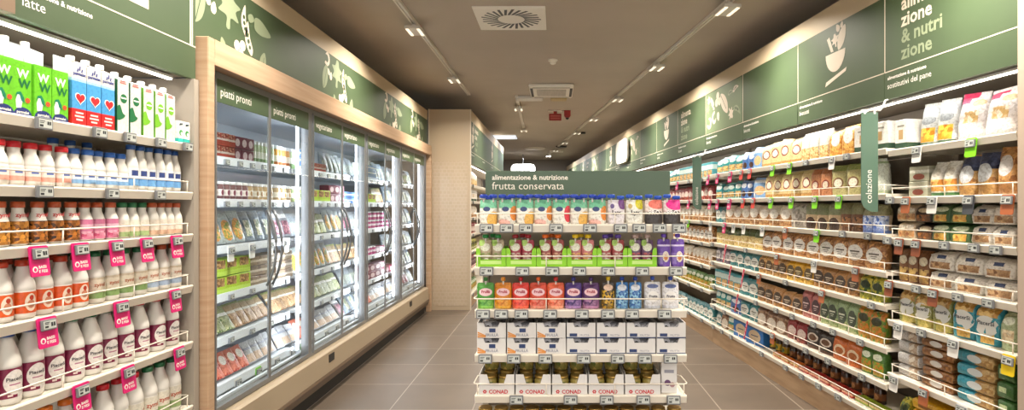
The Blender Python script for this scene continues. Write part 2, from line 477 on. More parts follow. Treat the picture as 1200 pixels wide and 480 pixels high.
def led_strip(name_label, a, b, aim, watts_m, color, glow):
    a, b = Vector(a), Vector(b); d = (b - a); n = d.length; mid = (a + b) / 2
    o = thing('light_strip', name_label, 'light', a, (0, 0, math.atan2(d.y, d.x)), 'light strips under the green headers')
    link('channel', MB().box(0, n, -.014, .014, .008, .020).mesh('channel', WHITEM), o)
    link('tube', MB().box(0, n, -.008, .008, .001, .008).mesh('tube', glow), o)
    off = Vector((0, 0, -.012))
    strip_light('strip_lamp', a + off, b + off, aim, .024, watts_m * n, color)
ys = [2.56, 3.40, 4.40, 5.40, 6.40, 8.4, 10.4, 12.4, 15.4, 18.4]
for i in range(len(ys) - 1):
    led_strip(('nearest', 'second', 'third', 'fourth', 'fifth', 'sixth', 'seventh', 'eighth', 'farthest')[i] + ' bright light strip under the right-hand green header',
              RIGHT.at(ru(ys[i + 1]) + .01, .056, 2.076), RIGHT.at(ru(ys[i]) - .01, .056, 2.076), (.55, 0, -1), K_STRIP * .6, NEUT, GLOWN)

# ------------------------------------------------------------------ dairy header and strip, left foreground
root = thing('header_panel', 'pale green header panel over the milk shelves, left foreground', 'sign', LEFT.at(1.887, .005, 2.10), (0, 0, LEFT.th))
w = 2.862 - 1.887
link('panel', MB().box(0, w, 0, .03, 0, .61).mesh('panel', GREEN), root)
mb = MB(); mb.box(0, w, -.0012, 0, .158, .164); mb.box(w - .045, w - .036, -.0012, 0, .164, .61); mb.box(w - .03, w - .022, -.0012, 0, .164, .61)
link('line', mb.mesh('line', CREAMP), root)
mb = MB(); mb.text('alimentazione & nutrizione', .0285, .028, .095, bold=.02); mb.text('latte', .052, .040, .045)
link('lettering', mb.mesh('lettering', WHITEP), root)
mb = MB(); mb.flat([(w * .5, .235), (w * .66, .235), (w * .66, .5), (w * .62, .58), (w * .54, .58), (w * .5, .5)], -.0015)
link('bottle_icon', mb.mesh('bottle_icon', CREAMP), root)
led_strip('bright light strip under the green milk header', (-1.842, 1.2, 2.076), (-1.842, 2.76, 2.076), (-.6, 0, -1), K_STRIP * .75, NEUT, GLOWN)

# ------------------------------------------------------------------ mural band over the coolers
w = 8.19 - 2.87
root = thing('mural_panel', 'long dark green mural band of cream plant prints over the coolers', 'wall panel', (-1.81, 2.87, 2.30), (0, 0, math.pi / 2))
link('panel', MB().box(0, w, 0, .03, 0, .40).mesh('panel', GREEN), root)
mb = MB()
cl = [('pan', .10, .345, .11, 0, 0), ('leaf', .06, .20, .15, .4, 1), ('drop', .135, .25, .06, .6, 0), ('drop', .185, .225, .07, -.2, 0), ('oak', .33, .27, .22, -.1, 1),
      ('pod', .50, .255, .13, -.75, 0), ('pod', .545, .165, .14, -.6, 0), ('clover', .445, .07, .12, .2, 0), ('carrot', .66, .27, .20, 2.2, 1), ('leaf', .70, .045, .12, .5, 1), ('drop', .27, .06, .07, .4, 1)]
for k, x0 in enumerate((0.0, 1.62, 3.22, 4.35)):
    for kind, x, z, s, a, c in cl:
        if x0 + x + s * .6 < w: motif(mb, kind, x0 + x * (1.0 if k == 0 else .9), z, s, a, c, 2)
link('plant_print', mb.mesh('plant_print', [CREAMP, SAGE, GREEN]), root)

# ------------------------------------------------------------------ shelving with lips, wire guards
def guard_mb(u0, u1, z=0.052, y=0.006, r=0.0034, back=0.30):
    mb = MB(); R = .018
    mb.tube([(u0, back, .012), (u0, back * .5, z * .9), (u0, y + R, z), (u0 + R * .3, y + R * .3, z), (u0 + R, y, z), (u1 - R, y, z), (u1 - R * .3, y + R * .3, z), (u1, y + R, z), (u1, back * .5, z * .9), (u1, back, .012)], r, 5)
    n = max(1, int((u1 - u0) / .32))
    for i in range(n + 1):
        x = u0 + R + (u1 - u0 - 2 * R) * i / n
        mb.tube([(x, y, z), (x, y, 0.0)], r * .8, 5)
    return mb
def shelving(name, label, fr, u0, u1, zs, depth, kick_h, kick_mat, top, guards, base_depth=None, back_v=None, upright_mat=None, lip_h=.036, canopy=True):
    """u0..u1 along the frame; every shelf is a part with a price rail and (where the photo shows one) a wire guard"""
    w = u1 - u0
    root = thing(name, label, 'shelving', fr.at(u0, 0, 0), (0, 0, fr.th))
    bv = back_v or depth
    link('back_panel', MB().box(0, w, bv, bv + .02, 0.02, top).mesh('back_panel', BACK), root)
    if canopy: link('canopy', MB().box(.003, w - .003, .040, bv + .02, 2.104, 2.124).mesh('canopy', BACK), root)
    for x in (0.0, w - .03):
        mbu = MB().box(x, x + .03, bv - .03, bv - .001, 0.02, top)
        link('upright', mbu.mesh('upright', upright_mat or BACK), root)
    link('kick_panel', MB().box(0, w, .03, .05, .0, kick_h).mesh('kick_panel', kick_mat), root)
    for i, z in enumerate(zs):
        sh = link('shelf', MB().box(.003, w - .003, .004, bv - .032, z - .022, z).mesh('shelf', LIP), root)
        mbr = MB().prism_x([(0.003, z - lip_h), (.006, z - lip_h), (.006, z + .002), (-.004, z + .002), (-.006, z - .004)], .002, w - .002)
        link('price_rail', mbr.mesh('price_rail', LIP), sh)
        if i in guards:
            g = guard_mb(.012, w - .012) if canopy else guard_mb(-.005, w + .005); g.v = [(x, y, zz + z) for x, y, zz in g.v]
            link('wire_guard', g.mesh('wire_guard', WIRE), sh)
    return root
DZ = [1.775, 1.54, 1.336, 1.086, .81, .497, .2]
shelving('dairy_shelving', 'cream milk shelving with wire guards in the left foreground', LEFT, 1.0, 2.83, DZ, .48, .16, LIP, 2.10, {1, 2, 3, 4, 5})
NZ = [1.80, 1.525, 1.29, 1.04, .81, .50, .22]
shelving('crispbread_shelving', 'near right shelving bay holding rusks and crispbread bags', RIGHT, ru(3.385), ru(2.535), NZ, .45, .17, WOODK, 2.10, {1, 2, 3, 4, 5, 6})
MZ = [1.815, 1.547, 1.306, 1.085, .885, .635, .42, .21]
shelving('biscuit_shelving', 'long right-hand shelving bay full of biscuit bags', RIGHT, ru(6.26), ru(3.395), MZ, .45, .17, WOODK, 2.10, {1, 2, 3, 4, 5, 6, 7})
FZ = [1.79, 1.55, 1.31, 1.07, .82, .55, .21]
shelving('far_shelving', 'far right shelving bay beyond the smaller green blade sign', RIGHT, ru(11.0), ru(6.27), FZ, .45, .17, WOODK, 2.10, {2, 3, 4, 5, 6})
shelving('far_shelving', 'shelving run behind the cream end panel and green header', FARL, 8.24, 13.4, FZ, .5, .17, WOODK, 2.10, {1, 2, 3, 4, 5, 6})
# cream perforated end panel and header of the far left run
root = thing('end_panel', 'tall cream perforated end panel closing the far left shelving', 'panel', (-1.785, 8.20, 0))
link('frame', MB().box(0, .582, 0, .03, 0, 2.855).mesh('frame', solid('cream_laminate', '#bda98f', .35)), root)
mperf = bpy.data.materials.new('perforated_cream'); mperf.use_nodes = True
nt = mperf.node_tree; pb = nt.nodes['Principled BSDF']; pb.inputs['Roughness'].default_value = .22
tc = nt.nodes.new('ShaderNodeTexCoord'); br = nt.nodes.new('ShaderNodeTexBrick'); br.inputs['Scale'].default_value = 1
br.offset = .5; br.inputs['Brick Width'].default_value = .055; br.inputs['Row Height'].default_value = .05; br.inputs['Mortar Size'].default_value = .004
br.inputs['Color1'].default_value = hexc('#c4b098'); br.inputs['Color2'].default_value = hexc('#bfab92'); br.inputs['Mortar'].default_value = hexc('#c9b69f')
mpn = nt.nodes.new('ShaderNodeMapping'); mpn.inputs['Rotation'].default_value = (math.pi / 2, 0, 0)
nt.links.new(tc.outputs['Object'], mpn.inputs[0]); nt.links.new(mpn.outputs[0], br.inputs['Vector']); nt.links.new(br.outputs['Color'], pb.inputs['Base Color'])
link('perforated_sheet', MB().box(.05, .545, -.004, -.0005, .06, 2.12).mesh('perforated_sheet', mperf), root)
link('edge_trim', MB().box(-.012, 0, -.006, .03, 0, 2.86).box(.582, .594, -.006, .03, 0, 2.86).mesh('edge_trim', solid('pale_trim', '#ddd0bd', .4)), root)
for i, (ya, yb) in enumerate(((8.24, 9.55), (9.55, 10.86), (10.86, 12.17), (12.17, 13.48))):
    sty = ['words', 'plants', 'bowl', 'plain'][i]
    w = yb - ya - .006
    root = thing('header_panel', ORD[i] + ' green header panel beyond the cream end panel', 'sign', FARL.at(ya, 0, 2.10), (0, 0, FARL.th), 'green header panels of the far left run')
    link('panel', MB().box(0, w, 0, .03, 0, .60).mesh('panel', GREEN), root)
    mb = MB(); mb.box(0, w, -.0012, 0, .158, .164); link('line', mb.mesh('line', CREAMP), root)
    mb = MB()
    if i in (0, 2): bowl_icon(mb, .2, 0, 1)
    if i == 0:
        for j, (t, c) in enumerate((('zione', 2), ('& nutri', 2), ('zione', 1), ('alimenta', 1))): mb.text(t, .108, .42, .205 + .0925 * j, m=c, bold=.022)
    mb.text('alimentazione & nutrizione', .0285, .028, .112, bold=.02)
    link('lettering', mb.mesh('lettering', [WHITEP, CREAMP, SAGE]), root)
led_strip('bright light strip under the far left green header', (-1.262, 8.26, 2.076), (-1.262, 13.4, 2.076), (-.6, 0, -1), K_STRIP, NEUT, GLOWN)

# ------------------------------------------------------------------ coolers
root = thing('wooden_surround', 'light oak surround framing the row of glass-door coolers', 'cooler surround', (-1.735, 2.885, 0), (0, 0, math.pi / 2))
link('end_post', MB().box(0, .057, 0, .07, 0, 2.325, c=.004).mesh('end_post', WOOD), root)
link('top_board', MB().box(.058, 5.18, 0, .07, 2.192, 2.325, c=.003).mesh('top_board', WOODH), root)
link('end_post', MB().box(5.182, 5.24, 0, .07, 0, 2.325, c=.004).mesh('end_post', WOOD), root)
CZ = [1.75, 1.505, 1.234, .955, .70, .45]
CW = 1.235
NUM = ['first', 'second', 'third', 'fourth']
COOLW = solid('cooler_white', '#d3d9e0', 0.35)
COOLC = solid('cooler_base_cream', '#a99880', 0.42)
COOLB = solid('cooler_bumper', '#665443', 0.45)
RAILW = solid('cooler_rail', '#dfe6ee', 0.3)
def cooler(k, word):
    y0 = 3.0 + CW * k; W = CW
    root = thing('display_cooler', NUM[k] + ' white glass-door display cooler from the oak end post', 'refrigerator', (-1.80, y0, 0), (0, 0, math.pi / 2), 'glass-door display coolers')
    link('back_panel', MB().box(0, W, .74, .76, .36, 2.16).mesh('back_panel', COOLW), root)
    link('top_panel', MB().box(0, W, .03, .74, 2.10, 2.16).mesh('top_panel', COOLW), root)
    link('bottom_deck', MB().box(0, W, .05, .74, .34, .41).mesh('bottom_deck', COOLW), root)
    mb = MB()
    for i in range(4): mb.prism_x([(.03 + .02 * i, .372 + .014 * i), (.045 + .02 * i, .372 + .014 * i), (.045 + .02 * i, .382 + .014 * i), (.03 + .02 * i, .382 + .014 * i)], .05, W - .05)
    link('air_grille', mb.mesh('air_grille', STEEL), root)
    bp = link('base_panel', MB().prism_x([(.02, .20), (.02, .366), (-.045, .362), (-.06, .35), (-.066, .20)], 0, W).mesh('base_panel', COOLC), root)
    link('bumper', MB().prism_x([(.02, .115), (.02, .199), (-.070, .199), (-.074, .18), (-.05, .12), (-.04, .115)], 0, W).mesh('bumper', COOLB), bp)
    link('toe_panel', MB().box(0, W, .0, .02, 0, .114).mesh('toe_panel', DARK), bp)
    if k in (1, 3):
        link('thermometer', MB().box(.20, .30, -.0668, -.062, .27, .33).mesh('thermometer', BLACK), bp)
    for i, z in enumerate(CZ):
        d0 = .13 if i < 5 else .09
        sh = link('shelf', MB().box(.04, W - .04, d0 + .004, .70, z - .016, z).mesh('shelf', COOLW), root)
        mbr = MB().box(.04, W - .04, d0 - .004, d0, z - .036, z + .012)
        link('price_rail', mbr.mesh('price_rail', RAILW), sh)
    fr = MB().box(0, .035, -.002, .05, .366, 2.19).box(W - .035, W, -.002, .05, .366, 2.19).box(.035, W - .035, -.0015, .05, 2.165, 2.189).box(.035, W - .035, -.002, .05, .3665, .385)
    link('frame', fr.mesh('frame', SILVER), root)
    for x in (.085, W - .085):
        link('light_tube', MB().lathe([(.011, .44), (.011, 2.08)], 8, x, .055).mesh('light_tube', GLOWC), root)
    sgn = 1
    for x in (.085, W - .085):
        sgn = 1 if x < .5 else -1
        strip_light('cooler_lamp', (-1.80 - .075, y0 + x + sgn * .014, .46), (-1.80 - .075, y0 + x + sgn * .014, 2.06), (-.75, sgn * .65, 0), .02, K_COOL, COLD)
    for j in range(2):
        a, b = (.037, W / 2 - .002) if j == 0 else (W / 2 + .002, W - .037)
        e = .013
        mb = MB().box(a, a + e, -.012, -.003, .388, 2.163).box(b - e, b, -.012, -.003, .388, 2.163).box(a + e, b - e, -.0115, -.003, 2.15, 2.163).box(a + e, b - e, -.0115, -.003, .388, .402)
        d = link('door', mb.mesh('door', SILVER), root)
        link('glass_pane', MB().box(a + e, b - e, -.010, -.006, .402, 2.028).mesh('glass_pane', GLASS), d)
        mb = MB().box(a + e, b - e, -.0105, -.004, 2.028, 2.15); mb.text(word, .066, a + .045, 2.064, y=-.0112, m=1)
        link('door_band', mb.mesh('door_band', [solid('door_band_green', '#43563a', .5), WHITEP]), d)
        xh = (b - .035) if j == 0 else (a + .035)
        pts = [(xh, -.012 - .058 * math.sin(math.pi * t / 12) ** .8 if 0 < t < 12 else -.011, .98 + .47 * t / 12) for t in range(13)]
        link('handle', MB().tube(pts, .0085, 8).mesh('handle', solid('handle_grey', '#77797b', .3, .6)), d)
    return root
for k in range(4): cooler(k, ['piatti pronti', 'vegetariano', 'vegetariano', 'vegetariano'][k])

# ------------------------------------------------------------------ gondola end
GZ = [1.386, 1.185, .984, .775, .583, .43, .2]
gon = shelving('gondola_shelving', 'white freestanding gondola end with fruit pouches in the middle aisle', GON, -.5, .5, GZ, .34, .13, LIP, 1.50, {0, 1, 2, 4}, canopy=False)
mb = MB().box(.01, .99, .345, .375, 1.502, 1.66, c=.003)
sg = link('header_board', mb.mesh('header_board', solid('dark_green_board', '#4d6050', .5)), gon, 'dark green header board with white lettering')
mb = MB(); mb.text('alimentazione & nutrizione', .0372, .045, 1.613, y=.3435, bold=.018); mb.text('frutta conservata', .0555, .045, 1.562, y=.3435)
link('lettering', mb.mesh('lettering', WHITEP), sg)
link('side_stile', MB().box(.0, .012, .345, .375, 0, 1.5).box(.988, 1.0, .345, .375, 0, 1.5).mesh('side_stile', LIP), gon)

# ------------------------------------------------------------------ green blade signs on arms
def blade(y, label, w=.098):
    u = ru(y)
    root = thing('blade_sign', label, 'sign', RIGHT.at(u, -.155, 1.44), (0, 0, 0), 'green blade signs of the right shelves')
    h = .585; r = .075
    poly = [(w, 0), (w, h), (0, h), (0, r)] + [(r * (1 - math.cos(t * math.pi / 16)), r * (1 - math.sin(t * math.pi / 16))) for t in range(1, 8)] + [(r, 0)]
    mb = MB().prism([(x, z) for x, z in poly], 0, .006); mb.text('colazione', .052, w * .62, .05, y=-.001, m=1, rot=True)
    link('board', mb.mesh('board', [solid('blade_green', '#557060', .5), WHITEP]), root)
    mb = MB().tube([(.0, .003, h + .012), (w + .015, .003, h + .012), (w + .03, .003, h + .03), (w + .045, .003, h + .07), (w + .06, .003, h + .075)], .006, 6)
    for x in (.02, w - .02): mb.box(x - .006, x + .006, -.002, .008, h - .01, h + .014)
    link('arm', mb.mesh('arm', WHITEM), root)
blade(3.40, 'green vertical blade sign beside the near right bay')
blade(6.38, 'smaller-looking green blade sign at the far end of the biscuit bay')

# rounded white sign standing off the far right header, and the hanging oval sign at the back
def rrect(w, h, r, n=5):
    return [(cx + r * math.cos(a0 + math.pi / 2 * i / n), cz + r * math.sin(a0 + math.pi / 2 * i / n)) for cx, cz, a0 in ((w - r, r, -math.pi / 2), (w - r, h - r, 0), (r, h - r, math.pi / 2), (r, r, math.pi)) for i in range(n + 1)]
root = thing('round_cornered_sign', 'white round-cornered sign with grey lettering on the far right header', 'sign', RIGHT.at(ru(11.1), -.06, 2.27), (0, 0, RIGHT.th))
mb = MB().prism(rrect(1.0, .42, .16), 0, .03); mb.text('vendita', .15, .5, .17, y=-.001, m=1, align='CENTER', bold=.01)
link('board', mb.mesh('board', [solid('sign_white', '#efece4', .5), solid('sign_grey', '#9a958c', .6)]), root)
link('bracket', MB().box(.2, .24, .03, .058, .1, .3).box(.76, .8, .03, .058, .1, .3).mesh('bracket', STEEL), root)
root = thing('hanging_sign', 'white rounded hanging sign at the far end of the aisle', 'sign', (-1.36, 17.9, 2.46))
mb = MB().prism(rrect(.75, .34, .14), 0, .05); mb.text('vendita', .15, .375, .12, y=-.001, m=1, align='CENTER')
link('board', mb.mesh('board', [solid('sign_lit', '#fdfbf5', .5, emit=1.3), solid('sign_grey', '#9a958c', .6)]), root)  # white board given a glow of its own to look brighter
link('rod', MB().tube([(.375, .025, .34), (.375, .025, .635)], .012, 6).mesh('rod', STEEL), root)

# ------------------------------------------------------------------ ceiling fittings
root = thing('swirl_diffuser', 'square white ceiling diffuser with a swirl of dark slots', 'air vent', (-.375, 4.975, 3.10))
mb = MB().box(-.30, .30, -.30, .30, -.014, -.0005, c=.003)
mb.m = [0] * len(mb.m)
mb2 = MB()
link('face_plate', mb.mesh('face_plate', solid('diffuser_white', '#f0eae0', .5)), root)
for i in range(26):
    a = 2 * math.pi * i / 26; ca, sa = math.cos(a), math.sin(a); r0, r1, wd = .115, .245 + (.012 if i % 2 else 0), .012
    tw = .25
    c2, s2 = math.cos(a + tw), math.sin(a + tw)
    p = [(r0 * ca + wd * sa, r0 * sa - wd * ca), (r1 * c2 + wd * s2, r1 * s2 - wd * c2), (r1 * c2 - wd * s2, r1 * s2 + wd * c2), (r0 * ca - wd * sa, r0 * sa + wd * ca)]
    mb2.add([(x, y, -.0148) for x, y in p], [(0, 1, 2, 3)])
link('slots', mb2.mesh('slots', BLACK), root)
root = thing('cassette_unit', 'white square ceiling cassette air conditioner in mid aisle', 'air conditioner', (-.045, 8.0, 3.10))
link('body', MB().box(-.30, .30, -.38, .38, -.05, -.0005, c=.012).mesh('body', solid('cassette_white', '#efe8dd', .5)), root)
link('intake_grille', MB().box(-.2, .2, -.22, .22, -.056, -.0502, c=.004).mesh('intake_grille', noise_mix('intake', '#a9a298', '#b8b0a5', (60, 3, 3), .5)), root)
link('outlet_slot', MB().box(-.25, .25, -.345, -.315, -.0506, -.0502).box(-.25, .25, .315, .345, -.0506, -.0502).box(-.285, -.25, -.3, .3, -.0506, -.0502).box(.25, .285, -.3, .3, -.0506, -.0502).mesh('outlet_slot', solid('slot_dark', '#3a3530', .6)), root)
root = thing('smoke_detector', 'small round white smoke detector between diffuser and cassette unit', 'smoke detector', (-.02, 6.40, 3.10))
link('base', MB().lathe([(.05, -.018), (.055, -.0005)], 16).mesh('base', solid('detector_white', '#ece4d8', .5)), root)
link('sensor_cap', MB().lathe([(.02, -.05), (.034, -.042), (.036, -.0185)], 16).mesh('sensor_cap', solid('detector_white', '#ece4d8', .5)), root)
root = thing('ceiling_plate', 'flat white light plate on the ceiling below-left of cassette unit', 'ceiling light', (-.38, 8.55, 3.10))
link('plate', MB().box(-.2, .2, -.1, .1, -.05, -.0005, c=.01).mesh('plate', solid('plate_pale', '#d8d4cf', .5)), root)
root = thing('ceiling_plate', 'small yellowish plate on the ceiling right of cassette unit', 'ceiling light', (.06, 8.55, 3.10))
link('plate', MB().box(-.12, .12, -.1, .1, -.05, -.0005, c=.01).mesh('plate', solid('plate_yellow', '#b5a070', .5)), root)
RED = solid('alarm_red', '#8e1d18', .45)
root = thing('alarm_sign', 'red rectangular alarm sign hanging from the ceiling', 'sign', (.01, 9.75, 2.93))
mb = MB().box(-.105, .105, 0, .05, 0, .115, c=.004)
for z in (.022, .062): mb.box(-.085, .085, -.001, 0, z, z + .026, 1)
link('panel', mb.mesh('panel', [RED, solid('alarm_pink', '#b5524a', .5)]), root)
link('hanger', MB().box(-.03, .03, .01, .04, .1155, .1695).mesh('hanger', RED), root)
link('mount', MB().box(-.12, .12, -.02, .07, .1555, .1695).mesh('mount', solid('detector_white', '#ece4d8', .5)), root)
root = thing('alarm_beacon', 'dark red rounded alarm beacon right of the red alarm sign', 'alarm', (.215, 9.75, 2.98))
link('body', MB().prism([(-.055, .12), (-.055, .03), (-.03, 0), (.03, 0), (.055, .03), (.055, .12)], 0, .08).mesh('body', RED), root)
link('lens', MB().lathe([(.012, -.03), (.028, -.015), (.03, -.0005)], 12, 0, .04).mesh('lens', BLACK), root)
for (x, y, lab, m, sx) in ((-1.17, 13.4, 'square bluish ceiling light panel near the far left header', solid('panel_lit', '#dfe6f2', .5, emit=.8), .28), (.62, 12.6, 'small dark round ceiling speaker by the right track', BLACK, .06), (.18, 15.5, 'small dark ceiling vent near the back wall', BLACK, .15), (-.55, 16.0, 'pale round ceiling vent near the back wall', solid('detector_white', '#ece4d8', .5), .3), (.05, 16.8, 'pale square ceiling plate near the back wall', solid('detector_white', '#ece4d8', .5), .2)):
    root = thing('ceiling_fitting', lab, 'ceiling fitting', (x, y, 3.10))
    if 'square' in lab or 'panel' in lab: link('face', MB().box(-sx, sx, -sx, sx, -.03, -.0005, c=.006).mesh('face', m), root)
    else: link('face', MB().lathe([(sx * .85, -.04), (sx, -.02), (sx, -.0005)], 18).mesh('face', m), root)

area_light('ceiling_panel_light', (-1.17, 13.4, 3.05), (0, 0, -1), .5, .5, 70, COLD)
area_light('ceiling_panel_light', (-.4, 17.5, 3.05), (0, 0, -1), .5, .5, 90, COLD)  # added fill lamp to brighten the far end, no ceiling panel here

def track(label, p0, p1, lamps, hdr=None, lbls=()):
    p0, p1 = Vector(p0), Vector(p1); d = (p1 - p0).to_2d(); n = d.length; d.normalize(); th = math.atan2(d.y, d.x)
    root = thing('lighting_track', label, 'lighting track', (p0.x, p0.y, 3.10), (0, 0, th), 'ceiling lighting tracks')
    mb = MB().box(0, n, -.022, -.006, -.03, -.0005).box(0, n, .006, .022, -.03, -.0005).box(0, n, -.0055, .0055, -.02, -.0005)
    link('rail', mb.mesh('rail', solid('track_grey', '#ded6ca', .45)), root)
    for i, s in enumerate(lamps):
        q = p0.to_2d() + d * s
        lr = thing('track_lamp', lbls[i], 'lamp', (q.x, q.y, 3.07), (0, 0, th), 'track lamps on the ceiling')
        link('adapter', MB().box(-.06, .06, -.018, .018, -.028, -.0005).mesh('adapter', solid('track_grey', '#ded6ca', .45)), lr)
        hd = link('head', MB().box(-.11, .11, -.07, .07, -.056, -.0285, c=.004).mesh('head', solid('lamp_white', '#cfc8be', .4)), lr)
        for y in (-.048, .048): link('light_bar', MB().box(-.098, .098, y - .012, y + .012, -.061, -.0562).mesh('light_bar', solid('lamp_glow', '#fff1da', .4, emit=1.1)), hd)
        area_light('track_lamp_light', (q.x, q.y, 3.0), (0, 0, -1), .26, .16, K_TRACK * (.6 if q.x < -1 and q.y < 4 else 1), WARM, 150)
        if hdr:
            t = hdr(q.y)
            spot_light('track_spot', (q.x, q.y, 2.99), t, K_SPOT * (1.5 if t[0] < 0 else 1), WARM, 95 if t[0] < 0 else 62, 1.0)
            spot_light('track_spot', (q.x, q.y, 2.99), (t[0], t[1], .9), K_SHELF * (.6 if t[0] < 0 else 1.9), WARM, 95, .8)
RT = lambda y: 1.90 - .117 * y
rl = [.76, 2.66, 4.56, 6.46, 8.4, 10.3, 12.2, 14.1, 16.0, 17.9]
k = math.sqrt(1 + .117 ** 2)
track('long pale ceiling track along the right-hand shelves', (RT(.3), .3, 0), (RT(19), 19, 0), [(y - .3) * k for y in rl], lambda y: (RC - RS * y, y, 2.45), [ORD[i] + ' white lamp on the right ceiling track from the near end' for i in range(10)])
track('pale ceiling track left of the swirl diffuser', (-1.235, .3, 0), (-1.235, 8.3, 0), [.8, 1.9, 2.8, 4.8, 6.8], lambda y: (-1.80, y, 2.45), [ORD[i] + ' white lamp on the left ceiling track from the near end' for i in range(5)])  # second lamp is unseen, added to brighten the milk header
track('short grey ceiling track beyond the cassette unit', (-.56, 8.4, 0), (-.64, 12.2, 0), [.8, 3.4], None, [ORD[i] + ' white lamp on the short far ceiling track' for i in range(2)])
# ================================================================== goods: builders give a list of (part name, mesh, part label or None)
def lerp_table(tab, t):
    for (a, va), (b, vb) in zip(tab, tab[1:]):
        if t <= b: return va + (vb - va) * (t - a) / (b - a)
    return tab[-1][1]
BAG_D = [(0, .8), (.04, .97), (.15, 1), (.45, 1), (.65, .86), (.8, .6), (.9, .3), (.95, .08), (1, .06)]
BAG_W = [(0, .95), (.05, 1), (.5, .99), (.8, .96), (.93, .98), (1, 1)]
GUS_D = [(0, .97), (.05, 1), (.6, 1), (.8, .92), (.9, .6), (.95, .22), (1, .16)]
GUS_W = [(0, .98), (.05, 1), (.8, 1), (.93, .99), (1, .99)]
POU_D = [(0, .9), (.06, 1), (.3, .92), (.6, .7), (.85, .38), (.95, .12), (1, .08)]
POU_W = [(0, .92), (.08, 1), (.5, .99), (.85, .99), (.95, .96), (1, .82)]
class Skin:
    """a filled packet: elliptical rings whose width and depth follow tables"""
    def __init__(s, w, h, d, dt, wt, p=2.6): s.w, s.h, s.d, s.dt, s.wt, s.p = w, h, d, dt, wt, p
    def half(s, z):
        t = min(max(z / s.h, 0), 1); return s.w / 2 * lerp_table(s.wt, t), s.d / 2 * lerp_table(s.dt, t)
    def front(s, x, z, off=.0012):
        a, b = s.half(z); q = max(0.0, 1 - min(1, abs(x) / a) ** s.p) ** (1 / s.p); return -b * q - off
    def body(s, mb, n=16, crump=.0, seed=1, m=0, ts=(0, .04, .15, .32, .5, .68, .8, .9, .95, .975, 1)):
        rnd = random.Random(seed); rings = []
        for t in ts:
            a, b = s.half(t * s.h); ring = []
            for j in range(n):
                an = 2 * math.pi * j / n; c, q = math.cos(an), math.sin(an); e = 2 / s.p
                k = 1 + rnd.uniform(-crump, crump) * (1 if .1 < t < .93 else .3)
                ring.append((a * math.copysign(abs(c) ** e, c) * (1 + (k - 1) * .4), b * math.copysign(abs(q) ** e, q) * k, t * s.h))
            rings.append(ring)
        return mb.loft(rings, m, True)
    def oval(s, mb, cx, cz, rx, rz, m=0, off=.0014, n=18):
        vs = [(cx, s.front(cx, cz, off), cz)]; fs = []
        for k in (.5, 1.0):
            for j in range(n):
                x = cx + rx * k * math.cos(2 * math.pi * j / n); z = cz + rz * k * math.sin(2 * math.pi * j / n); vs.append((x, s.front(x, z, off), z))
        for j in range(n):
            j2 = (j + 1) % n; fs.append((0, 1 + j, 1 + j2)); fs.append((1 + j, 1 + n + j, 1 + n + j2, 1 + j2))
        return mb.add(vs, fs, m, True)

def bag(mat, h=.20, d=.09, style='bag', text=None, oval=None, crump=.10, p=None):
    def make(w, seed=1):
        hh = h * (1, .96, 1.03)[seed % 3]
        sk = Skin(w, hh, d, *((GUS_D, GUS_W, 3.6) if style == 'gusset' else (BAG_D, BAG_W, 2.6)))
        if p: sk.p = p
        mb = sk.body(MB(), crump=crump, seed=seed)
        # the filled packet slumps a little: its top leans sideways and back, and its folded edge is not quite level
        rnd = random.Random(seed * 7 + len(mat.name)); lean, back, tip = rnd.uniform(-.09, .09), rnd.uniform(.02, .14), rnd.uniform(-.09, .09)
        if oval: lean, back, tip = lean * .2, 0, 0
        mb.v = [(x + lean * w * (z / hh) ** 1.5, y + back * d * (z / hh) ** 2, z + (tip * x if z > hh * .8 else 0)) for x, y, z in mb.v]
        parts = [('body', mb.mesh('body', mat), None)]
        if oval:
            cz, rx, rz, col, words, tcol = oval
            mb = MB(); sk.oval(mb, 0, cz * hh, rx * w, rz * hh, 0)
            if words: mb.text(words[0], words[1] * w, 0, cz * hh + .1 * rz * hh, m=1, align='CENTER', fn=lambda x, z: sk.front(x, z, .0024), bold=.02)
            parts.append(('label', mb.mesh('label', [solid('lab_' + col.strip('#'), col, .45), solid('ink_' + tcol.strip('#'), tcol, .5)]), None))
        return parts
    return make
def carton(mat, h, d, cap=None, text=None, extra=None, slant=.0):
    def make(w, seed=1):
        a, b = w / 2, d / 2
        if slant: prof = [(-b, 0), (b, 0), (b, h), (-b, h - slant)]
        else: prof = [(-b, 0), (b, 0), (b, h), (-b, h)]
        mb = MB().prism_x(prof, -a, a)
        parts = [('body', mb.mesh('body', mat), None)]
        if cap:
            parts.append(('cap', MB().lathe([(.013, h - slant * .6), (.014, h - slant * .6 + .004), (.014, h - slant * .6 + .02), (.012, h - slant * .6 + .022)], 12, 0, 0).mesh('cap', cap), None))
        if extra:
            mb = MB(); mats = extra(mb, w, h, -b - .001); parts.append(('print', mb.mesh('print', mats), None))
        return parts
    return make
